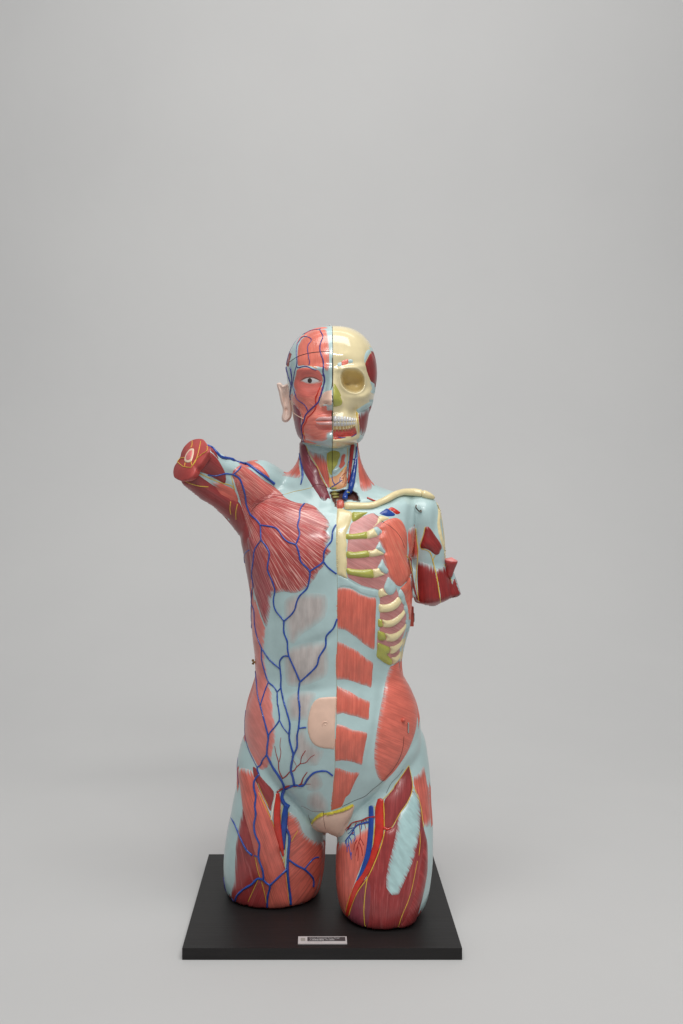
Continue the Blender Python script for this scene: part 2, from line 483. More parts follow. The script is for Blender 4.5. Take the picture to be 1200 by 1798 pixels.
M_TOOTH = paint('tooth_paint', (204, 204, 204), 0.15, 0.06, 90, 0.1, 0.5)
M_ROOT = paint('tooth_root_paint', (206, 170, 110), 0.25, 0.12, 90, 0.1, 0.3)
M_CUTFACE = paint('cut_muscle_paint', (196, 84, 78), 0.4, 0.1, 60, 0.2)
M_CUTPINK = paint('cut_pink_paint', (222, 140, 136), 0.4, 0.1, 120, 0.3)
M_WHITE = paint('white_nerve_paint', (226, 222, 208), 0.3, 0.05, 60, 0.1)
M_YEL = paint('fat_paint', (222, 206, 66), 0.35, 0.1, 90, 0.2)

# ------------------------------------------------------------------ the whole figure: one empty, its parts below it
model = bpy.data.objects.new('anatomical_torso', None); COL.objects.link(model)
model['label'] = 'painted anatomical torso model, half muscled face and half bare skull, with armless shoulders'
model['category'] = 'anatomical model'

# ------------------------------------------------------------------ body volume
torso_r = [(742, 545, 618, .022, .030, .034, 2.1), (765, 531, 628, .018, .046, .048, 2.1), (785, 527, 629, .016, .047, .050, 2.1),
           (803, 525, 632, .015, .046, .052, 2.1), (818, 518, 637, .014, .045, .054, 2.1), (830, 506, 643, .013, .044, .056, 2.1),
           (840, 490, 649, .012, .043, .058, 2.1), (849, 474, 656, .010, .043, .060, 2.1), (858, 458, 676, .008, .045, .063, 2.1),
           (868, 446, 708, .005, .049, .068, 2.1), (882, 436, 728, .003, .057, .074), (900, 428, 730, .0, .068, .08), (925, 424, 727, 0, .080, .085),
           (950, 424, 724, 0, .088, .088), (975, 428, 721, 0, .092, .088), (1000, 432, 722, 0, .094, .086), (1030, 438, 722, 0, .094, .084),
           (1060, 441, 721, 0, .093, .080), (1095, 442, 718, 0, .091, .076), (1130, 445, 709, 0, .087, .070), (1160, 448, 704, 0, .084, .064),
           (1180, 449, 706, 0, .083, .062), (1205, 443, 719, 0, .085, .064), (1235, 434, 731, 0, .088, .068), (1265, 430, 736, 0, .091, .073),
           (1300, 430, 737, 0, .092, .078), (1335, 438, 728, 0, .089, .08), (1365, 458, 712, 0, .083, .08), (1392, 488, 688, 0, .076, .076),
           (1416, 518, 656, 0, .069, .07), (1437, 548, 624, 0, .060, .06), (1452, 570, 602, 0, .045, .045)]
thl_r = [(1262, 452, 530, .012, .030, .055), (1290, 430, 545, .012, .052, .078), (1318, 420, 556, .012, .062, .090), (1345, 416.5, 564, .012, .067, .096),
         (1375, 416, 570, .013, .071, .098), (1405, 410, 572, .014, .073, .095), (1435, 404.5, 573, .016, .074, .09), (1470, 397.5, 572.5, .018, .074, .085),
         (1505, 393.5, 571, .019, .074, .08), (1535, 393.5, 568, .02, .073, .078), (1552, 396, 564, .02, .072, .075), (1561, 400, 559, .02, .070, .073), (1564.3, 405, 553, .02, .067, .070)]
thr_r = [(1262, 640, 728, .012, .030, .055), (1290, 626, 744, .010, .052, .078), (1318, 614, 750, .005, .060, .090), (1345, 606, 753.5, .0, .064, .096),
         (1375, 600, 756, -.008, .067, .098), (1405, 596.5, 757, -.015, .069, .095), (1440, 594, 759.5, -.024, .071, .09), (1475, 592, 760, -.033, .072, .086),
         (1505, 590.5, 759.5, -.039, .073, .082), (1540, 590, 756, -.045, .075, .08), (1570, 593, 750, -.049, .076, .078), (1588, 598, 739, -.05, .076, .074),
         (1594, 604, 731, -.05, .074, .071), (1596.6, 610, 724, -.05, .071, .068)]
def arm_mesh(pts, rads, flat=1.0):
    c = np.array([P(*p) for p in pts]); s = spline(c, 0.004)
    k = np.linspace(0, 1, len(s)); L = np.concatenate([[0], np.cumsum(np.linalg.norm(np.diff(c, axis=0), axis=1))])
    return tube_mesh(s, pchip(L / L[-1], rads, k), 48, True, flat)

arm_axis = np.array([-0.64, -0.52, 0.54]); arm_axis /= np.linalg.norm(arm_axis)
ac = P(335, 807, -0.085)                     # centre of the cut arm
body_v, body_f = remesh(*cat(
    loft(torso_r, 140, .002, 0.11), loft(thl_r, 110, .002, 0.0), loft(thr_r, 110, .002, 0.0),
    # raised arm: upper mass and lower mass, then the shoulder round
    arm_mesh([(351, 801, -.078), (377, 820, -.057), (405, 838, -.036), (440, 858, -.01), (480, 880, .012)], [.0215, .0235, .027, .033, .034]),
    arm_mesh([(335, 828, -.076), (362, 847, -.054), (397, 868, -.030), (428, 894, -.004), (458, 925, .02)], [.0225, .025, .0275, .032, .036]),
    arm_mesh([(428, 832, -.008), (452, 842, .0), (472, 856, .008), (500, 880, .015)], [.022, .034, .036, .036]),
    # hanging arm
    arm_mesh([(722, 878, .012), (737, 900, .012), (747, 940, .012), (752, 1000, .012), (761, 1052, .010)], [.022, .033, .031, .030, .031]),
    arm_mesh([(690, 884, .005), (715, 886, .008), (745, 892, .012), (757, 905, .014)], [.018, .022, .022, .018]),
    arm_mesh([(792, 1003, .012), (799, 1046, .010)], [.005, .011]),
    arm_mesh([(726, 1000, -.002), (733, 1045, -.002)], [.008, .011]),
), 0.0022)
E = edges_of(body_f)
body_v = relax(body_v, E, 8, 0.5)
nr = vnormals(body_v, body_f)
if (nr[np.argmin(body_v[:, 1])] @ np.array([0, -1, 0])) < 0: body_f = [t[::-1] for t in body_f]; nr = -nr
body_v = strokes(body_v, nr, [
    (515, 955, 62, 62, 20, 9), (640, 960, 62, 80, 0, 6), (588, 940, 16, 110, 0, -4), (455, 1015, 22, 70, 10, 4),
    (545, 1090, 30, 45, 0, -3), (560, 1160, 38, 90, 0, 3), (625, 1120, 30, 110, 0, 3), (572, 1278, 75, 62, 0, 12), (640, 1300, 50, 70, 0, 3),
    (660, 1195, 22, 70, 12, -4), (490, 1200, 18, 110, -6, -4), (690, 1110, 25, 60, 0, 4), (690, 1255, 45, 60, 0, 5), (460, 1265, 32, 60, 0, 4),
    (500, 858, 36, 12, 20, -5), (445, 822, 40, 16, 28, 3), (412, 836, 18, 7, 25, -4), (398, 868, 40, 6, 30, -6),
    (722, 905, 7, 60, 4, -6), (748, 905, 12, 22, 0, 3), (765, 925, 6, 40, 0, -4), (757, 955, 18, 22, 15, 4), (765, 992, 26, 9, 0, -3), (745, 1035, 18, 40, 0, 2), (770, 1035, 18, 40, 0, 2),
    (722, 985, 3.5, 60, 6, -8), (570, 1355, 22, 18, 0, 2), (505, 1410, 12, 40, -10, -5), (645, 1425, 12, 40, 10, -4), (470, 1480, 26, 90, -12, 4), (540, 1500, 24, 60, 0, 3),
    (425, 1510, 14, 80, 5, -2), (690, 1440, 20, 70, 12, 4), (615, 1520, 20, 80, 0, 2), (715, 1530, 22, 80, 10, 3), (660, 1560, 30, 50, 0, 4), (640, 1540, 8, 80, 18, -3),
    (572, 835, 6, 40, -4, 4), (584, 812, 12, 20, 0, 5), (600, 850, 20, 18, -20, 5), (552, 815, 10, 30, -20, 2), (548, 852, 14, 34, -22, 5), (616, 815, 7, 40, 0, -6),
    (462, 1343, 55, 5, 56, -4), (522, 1417, 40, 5, 48, -4), (692, 1352, 70, 5, 126, -4), (636, 1420, 36, 5, 140, -4), (660, 884, 60, 5, -8, -4), (722, 885, 22, 8, 10, 3), (628, 1075, 26, 26, 0, 3), (622, 1165, 24, 22, 0, 3), (620, 1228, 24, 18, 0, 2.5), (617, 1305, 24, 26, 0, 2.5), (545, 1085, 28, 30, 0, 4), (540, 1170, 30, 26, 0, 3.5), (530, 1240, 26, 22, 0, 2.5), (552, 1128, 34, 8, -20, -3), (545, 1212, 34, 8, -8, -2.5), (477, 1150, 10, 90, 4, -3), (660, 1270, 7, 100, 10, -3), (590, 925, 11, 36, 0, 5), (455, 960, 5, 70, 5, -2), (434, 945, 5, 60, 10, -4)])
body_v = relax(body_v, E, 2, 0.4)
# the chest-and-belly plate of the one side stands a little proud of the other along the middle joint
px = proj(body_v); sx_ = np.interp(px[:, 1], [900, 1100, 1250, 1330, 1425], [592, 593, 591, 589, 582])
body_v[:, 1] -= 0.0016 * sstep(1.2, -0.6, px[:, 0] - sx_) * sstep(60, 10, sx_ - px[:, 0]) * sstep(905, 930, px[:, 1]) * sstep(1440, 1415, px[:, 1]) * np.clip(-nr[:, 1] * 2, 0, 1)
# the open window at the root of the neck
hole = q('M', 175, 825, 350, 812, 400, 790, 560, 788, 680, 850, 735, 1000, 720, 1035, 560, 985, 330, 985, 322, 1105, 292, 1125, 240, 1010)
px = proj(body_v); nr = vnormals(body_v, body_f)
sd = np.where(inside(px, hole), 1, -1) * seg_dist(px, hole, True)
body_v[:, 1] += 0.012 * sstep(0.3, 5.0, sd) * (nr[:, 1] < 0.2) * (body_v[:, 1] < 0.01)
# groups of muscle under the knees of the cut thighs stay flat on the board
body_v[:, 2] = np.maximum(body_v[:, 2], 0.0006)
body = Surf(body_v, body_f)
body_n = vnormals(body_v, body_f)

# ------------------------------------------------------------------ head volume, sculpted as two halves
MIDX = P(584.5, 680, -0.08)[0]
head_r = [(573.2, 582, 588, .0, .004, .004, 2.0), (575.0, 568, 603, .0, .020, .022, 2.0), (578.5, 553, 619, .0, .036, .040, 2.05), (584, 539, 630, .0, .049, .054, 2.1),
          (593, 526, 641, .0, .061, .067, 2.15), (605, 516, 650, .0, .070, .078, 2.2), (622, 508, 657, .0, .077, .087, 2.25), (642, 503.5, 661, .0, .081, .091, 2.3),
          (660, 503.5, 662, .0, .0815, .092, 2.3), (678, 506, 660, .0, .080, .09, 2.3), (695, 509, 657.5, .0, .078, .085, 2.3), (712, 512, 653.5, .0, .077, .078, 2.3),
          (730, 515, 647, .0, .077, .07, 2.25), (748, 518, 643.5, .0, .077, .062, 2.2), (762, 522, 639.5, .0, .075, .055, 2.1), (773, 530, 635, .0, .072, .045, 2.05),
          (781, 543, 622, .0, .066, .03, 2.0), (786, 560, 606, .0, .060, .012, 2.0), (788.5, 572, 596, -.012, .040, .003, 2.0)]
hv, hf = loft(head_r, 420, .0011, 0.0)
hv = np.asarray(hv)
def sm_nose(px, side):
    x = np.abs(px[:, 0] - 584.5); y = px[:, 1]
    amp = np.interp(y, [648, 664, 680, 694, 704, 711, 717, 722, 728], [0.5, 4, 9.5, 16, 20, 18.5, 11, 3, 0]) if side < 0 else np.interp(y, [648, 664, 680, 694, 702, 710, 716, 724], [0.5, 4, 9, 13, 13.5, 10, 5, 0])
    w = np.interp(y, [648, 670, 690, 702, 712, 726], [10, 10, 14, 19, 21, 18]) if side < 0 else np.interp(y, [648, 670, 690, 705, 715, 726], [10, 10, 14, 19, 18, 14])
    t = np.clip(x / w, 0, 1)
    return amp * (1 - t * t) ** 1.1
nr = vnormals(hv, hf)
if (nr[np.argmin(hv[:, 1])] @ np.array([0, -1, 0])) < 0: hf = [t[::-1] for t in hf]; nr = -nr
hpx = proj(hv); front = np.clip(-nr[:, 1] * 2.0, 0, 1)
Eh = edges_of(hf)
def A_(x, y): return 460 + x / 5, 560 + y / 5
def st(x, y, rx, ry, rot, mm): a = A_(x, y); return (a[0], a[1], rx / 5, ry / 5, rot, mm)
# left half: the muscled face
fv = strokes(hv, nr, [st(430, 545, 110, 55, 5, -8.5), st(432, 545, 62, 42, 5, 5), st(440, 440, 130, 28, -4, 4), st(600, 440, 60, 40, 0, 2), st(360, 670, 80, 60, 20, 5),
                      st(560, 890, 110, 50, 0, 5), st(570, 866, 75, 17, 0, 3), st(570, 918, 70, 17, 0, 3), st(560, 894, 85, 5, 0, -4), st(600, 1040, 70, 40, 0, 5), st(590, 970, 60, 16, 0, -3),
                      st(330, 900, 50, 110, 8, 2), st(420, 830, 30, 90, 25, -3), st(255, 520, 30, 90, 0, -3), st(500, 760, 16, 50, 20, -3)])
fv[:, 1] -= sm_nose(hpx, -1) * 0.001 * front
x = hpx - np.array(A_(566, 746)); fv[:, 1] += 0.006 * np.exp(-((x[:, 0] / 4.2) ** 2 + (x[:, 1] / 2.0) ** 2)) * front
# right half: the bare skull
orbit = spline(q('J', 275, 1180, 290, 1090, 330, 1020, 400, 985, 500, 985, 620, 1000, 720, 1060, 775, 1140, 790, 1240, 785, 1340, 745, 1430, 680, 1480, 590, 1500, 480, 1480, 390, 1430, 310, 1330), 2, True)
sv = strokes(hv, nr, [st(770, 430, 120, 26, -6, 4.5), st(700, 320, 70, 40, 0, 1.5), st(945, 450, 45, 120, 0, -4), st(940, 660, 50, 45, 0, 8), st(880, 690, 60, 36, 20, 6), st(800, 690, 70, 30, 10, 2),
                      st(815, 810, 50, 55, 20, -11), st(905, 800, 40, 24, -20, -5), st(700, 800, 60, 50, 0, -2), st(690, 890, 100, 60, 0, 7), st(690, 960, 110, 16, 0, -2), st(680, 1075, 110, 26, 0, 8), st(840, 900, 14, 110, 4, 3), st(860, 1050, 60, 30, -20, 3),
                      st(895, 900, 40, 120, 5, -2), st(855, 900, 12, 110, 0, 2)])
sv[:, 1] -= sm_nose(hpx, 1) * 0.001 * front
ins = np.where(inside(hpx, orbit), 1, -1) * seg_dist(hpx, orbit, True)
sv[:, 1] += (0.026 * (1 - np.exp(-np.maximum(ins, 0) / 7.0)) - 0.0022 * np.exp(-(ins / 3.0) ** 2)) * front
deep = hpx - np.array([608.5, 672.0]); sv[:, 1] += 0.010 * np.exp(-((deep[:, 0] / 6) ** 2 + (deep[:, 1] / 5) ** 2)) * (ins > 0)
hollow = spline(q('L', 120, 770, 300, 760, 470, 740, 580, 695, 625, 800, 635, 870, 560, 920, 400, 930, 300, 975, 120, 975), 2, True)
ins2 = np.where(inside(hpx, hollow), 1, -1) * seg_dist(hpx, hollow, True)
sv[:, 1] += 0.0035 * sstep(0, 3, ins2) * front
fv = relax(fv, Eh, 2, 0.4); sv = relax(sv, Eh, 2, 0.4)
sv = relax(sv, Eh, 14, 0.5, sstep(0, 4, ins))

def half(V, keep_left, name, mat):
    bm = bmesh.new()
    vs = [bm.verts.new(p) for p in V.tolist()]
    for t in hf:
        try: bm.faces.new([vs[i] for i in t])
        except ValueError: pass
    s = 1 if keep_left else -1
    r = bmesh.ops.bisect_plane(bm, geom=bm.verts[:] + bm.edges[:] + bm.faces[:], plane_co=(MIDX - s * 0.0003, 0, 0), plane_no=(s, 0, 0), clear_outer=True)
    cut = [e for e in r['geom_cut'] if isinstance(e, bmesh.types.BMEdge)]
    cap = bmesh.ops.edgeloop_fill(bm, edges=cut)
    bmesh.ops.recalc_face_normals(bm, faces=bm.faces)
    me = bpy.data.meshes.new(name); 
    for f in bm.faces: f.smooth = True
    for f in cap['faces']:
        f.smooth = False
    bm.to_mesh(me); bm.free(); me.materials.append(mat)
    o = bpy.data.objects.new(name, me); COL.objects.link(o); o.parent = model
    sh = [e for e in me.edges]
    v, f = mesh_arrays(me)
    return o, Surf(v, [t for t in f if len(t) < 10], (-0.12, 0.08))
face_o, face = half(fv, True, 'muscled_face_half', paint('face_fascia_paint', PALE, 0.22, 0.05, 40, 0.1, 0.5, zone=True))
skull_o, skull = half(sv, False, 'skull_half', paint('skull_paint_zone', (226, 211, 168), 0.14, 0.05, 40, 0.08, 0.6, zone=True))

# ------------------------------------------------------------------ the body volume divided into its parts
quads = np.array([t if len(t) == 4 else tuple(t) + (t[-1],) for t in body_f])
cen = body_v[quads].mean(1); cpx = proj(cen)
REG = [('neck', q('X', 500, 700, 660, 700, 660, 846, 640, 850, 600, 868, 570, 868, 520, 846, 500, 838)),
       ('raised_arm', q('X', 280, 740, 400, 740, 425, 800, 425, 850, 418, 890, 412, 925, 350, 930, 280, 880)),
       ('hanging_arm', q('X', 722, 850, 830, 850, 830, 1080, 722.5, 1080, 722.5, 1018, 716, 985, 714, 930, 716, 900)),
       ('thigh', q('X', 380, 1310, 424, 1312, 460, 1350, 500, 1400, 545, 1450, 580, 1466, 580, 1640, 380, 1640)),
       ('thigh', q('X', 580, 1466, 612, 1448, 655, 1410, 700, 1372, 728, 1318, 780, 1310, 780, 1660, 580, 1660))]
lab = np.zeros(len(cen), int)
for i, (_, poly) in enumerate(REG):
    lab[(lab == 0) & inside(cpx, poly)] = i + 1
body_parts = []
for i in range(len(REG) + 1):
    sel = np.where(lab == i)[0]
    if not len(sel): continue
    used, inv = np.unique(quads[sel].ravel(), return_inverse=True)
    fc = [list(dict.fromkeys(t)) for t in inv.reshape(-1, 4).tolist()]
    o = mkobj('torso' if i == 0 else REG[i - 1][0], body_v[used], fc, M_PALE, model)
    if len(o.data.vertices) == len(used): o.data.normals_split_custom_set_from_vertices(body_n[used].tolist())
    body_parts.append((o, used))
TORSO, NECK, ARML, ARMR, THL, THR = [b[0] for b in body_parts]

def B(n, par, pts, mat, h=1.3, **k): return patch(n, body, par, pts, mat, h, **k)
def FA(n, pts, mat, h=0.8, **k): return patch(n, face, face_o, pts, mat, h, **k)
def SK(n, pts, mat, h=0.8, **k): return patch(n, skull, skull_o, pts, mat, h, **k)

# ================================================================== raised arm and its shoulder
B('arm_muscle', ARML, q('B', 60, 385, 75, 340, 130, 330, 200, 330, 235, 345, 250, 360, 330, 420, 400, 470, 440, 520, 515, 560, 517, 722, 460, 700, 400, 668, 330, 622, 250, 572, 180, 505, 125, 450, 80, 410), M_DRED, 1.4, fib=('lin', 33))
B('arm_muscle', ARML, q('B', 215, 312, 262, 268, 300, 215, 335, 186, 372, 205, 410, 245, 430, 275, 455, 320, 470, 355, 478, 400, 468, 440, 400, 408, 330, 370, 255, 342), M_DRED, 2.6, fib=('lin', 35))
B('arm_muscle', ARML, q('B', 320, 122, 345, 130, 400, 195, 425, 262, 400, 238, 366, 200, 335, 180, 318, 150), M_DRED, 1.2, fib=('lin', 48))
B('arm_muscle', ARML, q('B', 365, 430, 410, 425, 470, 450, 540, 486, 572, 560, 566, 592, 500, 572, 440, 535, 400, 486), M_SAL, 1.6, fib=('lin', 25), tend=[q('B', 350, 440, 375, 430, 400, 420)])
B('back_muscle', TORSO, q('B', 478, 640, 490, 600, 508, 556, 548, 560, 590, 600, 625, 700, 652, 800, 670, 900, 685, 1000, 690, 1100, 668, 1240, 664, 1340, 645, 1250, 605, 990, 550, 836, 500, 735), M_DRED, 1.2, fib=('lin', 75))
B('shoulder_muscle', TORSO, q('B', 470, 190, 520, 196, 570, 210, 640, 236, 705, 268, 760, 305, 790, 340, 832, 405, 838, 420, 780, 375, 700, 318, 620, 268, 560, 242, 520, 236), M_SALN, 1.4, fib=('lin', 33))

# ================================================================== chest, image-left side
pecL = q('B', 528, 342, 560, 310, 600, 290, 650, 318, 720, 370, 780, 418, 858, 466, 900, 512, 960, 560, 1020, 584, 1090, 596, 'X', 535, 882, 552, 888, 563, 898, 574, 910, 580, 922, 574, 934, 582, 944, 575, 956, 582, 968, 572, 980, 569, 994, 560, 1004, 556, 1013, 545, 1026, 536.5, 1034, 519, 1042, 498.7, 1039.6, 479, 1042,
         'B', 800, 1230, 740, 1120, 690, 980, 660, 860, 630, 740, 600, 640, 575, 540, 545, 450, 530, 390)
B('chest_muscle', TORSO, pecL, M_PEC, 2.6, edge=9, fib=('fan', 414, 862, 40, 120), sp=1.9,
  tend=[q('X', 563, 896, 576, 908, 583, 922, 576, 934, 584, 944, 577, 956, 584, 968, 574, 980, 572, 996, 563, 1006), q('X', 560, 1010, 545, 1028, 536.5, 1036, 519, 1044, 498, 1042, 478, 1044)])
B('chest_muscle', TORSO, q('B', 520, 372, 560, 312, 600, 292, 650, 320, 720, 372, 780, 420, 858, 468, 925, 530, 900, 536, 800, 562, 720, 605, 668, 672, 640, 620, 610, 530, 565, 455), M_PEC3, 3.0, edge=7, fib=('lin', 38))
B('side_chest_muscle', TORSO, q('B', 655, 990, 640, 860, 690, 860, 745, 890, 790, 985, 812, 1060, 835, 1180, 855, 1270, 'D', 460, 262, 430, 290, 422, 340, 415, 420, 405, 500, 392, 570, 372, 645, 350, 615, 305, 500, 262, 370, 232, 270, 210, 160, 195, 70), M_PEC2, 3.0, edge=6, fib=('lin', 70),
  tend=[q('D', 445, 262, 428, 320, 420, 420, 410, 505, 395, 580, 375, 655)])
B('flank_muscle', TORSO, q('D', 186, 480, 215, 420, 232, 300, 255, 360, 300, 500, 345, 620, 362, 660, 352, 760, 348, 880, 356, 1000, 372, 1120, 395, 1230, 428, 1350, 440, 1500, 444, 1640, 'F', 545, 150, 548, 250, 560, 340, 572, 450, 566, 560, 540, 660, 530, 745, 500, 800, 455, 832, 425, 832, 392, 790, 350, 710, 312, 630, 284, 540, 268, 440, 268, 340, 282, 262, 330, 120, 352, 40, 'D', 235, 1200, 240, 1030, 205, 800, 188, 640), M_OBLL, 1.0, edge=5, fib=('lin', 60),
  tend=[q('D', 372, 660, 358, 760, 352, 880, 358, 1000, 374, 1120, 397, 1230, 432, 1350, 446, 1500, 450, 1640, 'F', 552, 250, 566, 350, 576, 450, 570, 560, 545, 660, 535, 750, 505, 805, 455, 836, 420, 835)])
B('side_skin_patch', TORSO, q('D', 186, 150, 196, 90, 208, 60, 216, 110, 220, 190, 200, 230, 188, 220), M_SAL, 0.8)
for pl, nm in ((q('D', 592, 360, 700, 300, 860, 290, 1005, 300, 1020, 420, 980, 540, 880, 610, 770, 690, 690, 790, 630, 780, 610, 660, 590, 500), 1), (q('D', 600, 930, 700, 870, 830, 840, 1000, 830, 1030, 960, 1015, 1150, 900, 1220, 750, 1270, 620, 1260, 595, 1100), 1),
               (q('D', 630, 1440, 700, 1390, 850, 1375, 900, 1400, 850, 1520, 830, 1640, 'F', 850, 330, 720, 330, 700, 250), 1), (q('F', 770, 500, 850, 450, 890, 560, 960, 620, 1010, 640, 960, 760, 880, 760, 800, 700, 770, 620), 0), (q('F', 880, 900, 960, 870, 1000, 960, 960, 1010, 890, 1000), 0), (q('F', 900, 1080, 980, 1050, 1040, 1130, 1050, 1210, 960, 1220, 890, 1160), 0)):
    pl = pl + (pl - pl.mean(0)) / np.linalg.norm(pl - pl.mean(0), axis=1)[:, None] * 6
    B('sheathed_muscle', TORSO, pl, M_GHOST, 0.45, edge=14, fib=('lin', 91), tend=['edge'], sink=0.2)
B('navel_skin', TORSO, q('F', 1160, 128, 1148, 127, 1060, 130, 990, 138, 945, 165, 910, 215, 885, 300, 872, 385, 878, 470, 900, 540, 945, 595, 1010, 620, 1080, 628, 1132, 628, 1140, 400), M_SKIN, 1.6, edge=1.8, sharp=False)
p0, n0 = body.hit(571.5, 1273)
vv = [];
th = np.linspace(0, 2 * np.pi, 25)[:-1]
ring = np.array([p0 + n0 * .0006 + .0042 * np.cos(t) * np.array([1, 0, 0]) + .0047 * np.sin(t) * np.array([0, 0, 1]) for t in th])
ringp = np.vstack([ring, ring[:2]])
tv, tf = tube_mesh(ringp, .0011, 8, False)
kb = [p0 + n0 * .0002, p0 + n0 * .0016]
tv2, tf2 = tube_mesh(kb, [.0021, .0015], 14)
mkobj('navel', *cat((tv, tf), (tv2, tf2)), M_SKIN, TORSO)

# ================================================================== abdomen, image-right side
T_ = lambda *a: q('E', *a)
seg = [(q('C', 145, 858, 200, 850, 260, 862, 330, 902, 400, 925, 447, 932, 447, 1100, 'E', 508, 60, 503, 200, 492, 345, 450, 330, 395, 295, 330, 240, 270, 195, 200, 150, 128, 130), [q('C', 145, 854, 200, 846, 260, 858, 330, 898, 400, 921, 450, 928), q('E', 495, 350, 450, 335, 395, 300, 330, 245, 270, 200, 200, 155, 125, 134)]),
       (q('E', 126, 262, 180, 275, 250, 312, 330, 352, 385, 400, 440, 440, 482, 470, 478, 560, 462, 725, 420, 705, 360, 690, 290, 662, 200, 640, 116, 632), [q('E', 122, 258, 180, 271, 250, 308, 330, 348, 385, 396, 440, 436, 486, 466), q('E', 466, 730, 420, 710, 360, 694, 290, 666, 200, 645, 112, 637)]),
       (q('E', 124, 698, 180, 720, 260, 755, 320, 795, 380, 825, 447, 852, 444, 950, 436, 1040, 380, 1028, 310, 1005, 230, 988, 180, 972, 120, 982), [q('E', 120, 694, 180, 716, 260, 750, 320, 790, 380, 820, 450, 848), q('E', 440, 1045, 380, 1033, 310, 1010, 230, 992, 180, 978, 116, 988)]),
       (q('E', 122, 1080, 200, 1092, 280, 1130, 350, 1140, 424, 1165, 412, 1260, 385, 1400, 370, 1482, 300, 1462, 230, 1445, 170, 1440, 103, 1440), [q('E', 118, 1076, 200, 1087, 280, 1125, 350, 1135, 428, 1160), q('E', 374, 1487, 300, 1467, 230, 1450, 170, 1445, 100, 1446)]),
       (q('E', 108, 1508, 150, 1510, 200, 1530, 270, 1548, 350, 1555, 320, 1620, 290, 1680, 250, 1770, 'H', 250, 110, 215, 190, 170, 212, 108, 224, 116, 110), [q('E', 104, 1504, 150, 1505, 200, 1525, 270, 1543, 355, 1550)])]
for pl, td in seg:
    B('abdominal_muscle', TORSO, pl, M_ABS, 2.0, edge=9, fib=('lin', 92), tend=td, sp=2.0)
B('flank_muscle', TORSO, q('E', 642, 512, 690, 488, 742, 450, 752, 520, 800, 600, 870, 735, 912, 860, 924, 960, 918, 1060, 900, 1160, 862, 1270, 815, 1370, 750, 1470, 690, 1550, 635, 1605, 590, 1645, 540, 1625, 510, 1560, 490, 1460, 488, 1350, 500, 1230, 522, 1080, 545, 930, 570, 810, 600, 650), M_OBL, 2.2, edge=12, fib=('lin', 24), sp=1.9,
  tend=[q('E', 636, 516, 612, 600, 594, 650, 565, 800, 540, 930, 515, 1080, 493, 1230, 482, 1350, 484, 1460, 505, 1565, 540, 1635)])

# ================================================================== ribs and breastbone
gap = q('C', 235, 400, 255, 345, 330, 300, 420, 268, 480, 300, 500, 345, 490, 430, 520, 560, 545, 700, 600, 830, 640, 930, 672, 990, 690, 1090, 680, 1180, 650, 1270, 'E', 770, 240, 752, 330, 745, 440, 700, 490, 620, 480, 520, 400, 526, 100, 'C', 470, 1200, 468, 880, 440, 868, 340, 842, 270, 805, 222, 770, 215, 600)
B('rib_gap_muscle', TORSO, gap, M_ICOST, 0.5, edge=4, fib=('lin', 28), sp=1.9)
B('breastbone', TORSO, q('C', 143, 240, 190, 236, 215, 248, 258, 262, 262, 300, 250, 345, 235, 385, 216, 430, 214, 470, 222, 520, 216, 560, 216, 615, 224, 660, 217, 700, 218, 745, 224, 782, 180, 765, 140, 742), M_BONE, 3.2, edge=4)
def rib(par, gpts, bpts, tpts, h=4.8):
    if gpts is not None: B('rib_cartilage', TORSO, gpts, M_GREEN, h, edge=4.5, sp=1.7)
    if bpts is not None: B('rib', TORSO, bpts, M_BONE, h, edge=4.5, sp=1.7)
    if tpts is not None: B('rib_tendon', TORSO, tpts, M_PALE2, h * 0.8, edge=4.5, sp=1.7)
rib(0, q('C', 260, 266, 300, 262, 350, 264, 385, 264, 345, 295, 318, 315, 285, 336, 262, 335), None, None)
rib(0, None, q('C', 462, 300, 490, 290, 560, 312, 520, 328, 470, 355, 430, 385, 400, 412, 372, 418, 400, 395, 450, 345), None, 2.2)
rib(0, q('C', 215, 432, 260, 432, 320, 424, 374, 414, 380, 440, 378, 472, 330, 474, 280, 478, 215, 474), q('C', 372, 416, 400, 402, 430, 386, 450, 420, 462, 452, 420, 466, 378, 473), q('C', 412, 396, 450, 374, 470, 384, 492, 410, 480, 432, 464, 452, 440, 430))
rib(0, q('C', 218, 570, 280, 572, 330, 566, 382, 562, 396, 588, 396, 612, 340, 622, 290, 626, 220, 620), q('C', 382, 563, 420, 560, 446, 545, 480, 565, 516, 590, 460, 608, 396, 613), q('C', 440, 552, 462, 505, 474, 488, 500, 535, 522, 578, 508, 592, 480, 572))
rib(0, q('C', 218, 700, 270, 706, 340, 710, 418, 708, 428, 740, 430, 776, 380, 778, 330, 772, 270, 760, 222, 744), q('C', 418, 709, 450, 702, 470, 694, 490, 730, 520, 748, 480, 766, 430, 776), q('C', 455, 698, 475, 660, 496, 625, 522, 680, 548, 722, 530, 748, 495, 735, 470, 715))
rib(0, None, q('C', 468, 872, 500, 856, 520, 890, 545, 908, 510, 922, 470, 932), q('C', 505, 852, 522, 800, 540, 766, 575, 795, 602, 832, 605, 868, 580, 905, 545, 912, 520, 890))
rib(0, None, q('O', 258, 512, 350, 510, 440, 490, 520, 440, 590, 375, 630, 410, 655, 470, 600, 560, 520, 620, 430, 650, 340, 658, 262, 650), q('O', 595, 370, 605, 300, 640, 240, 690, 300, 715, 370, 720, 460, 690, 520, 655, 480, 630, 415))
rib(0, q('O', 245, 770, 310, 775, 325, 840, 330, 905, 245, 905), q('O', 308, 776, 400, 788, 480, 772, 570, 720, 650, 650, 695, 598, 715, 640, 720, 670, 670, 760, 590, 850, 500, 905, 420, 922, 328, 912, 330, 850), q('O', 690, 600, 690, 540, 730, 525, 770, 575, 765, 640, 735, 680, 715, 660))
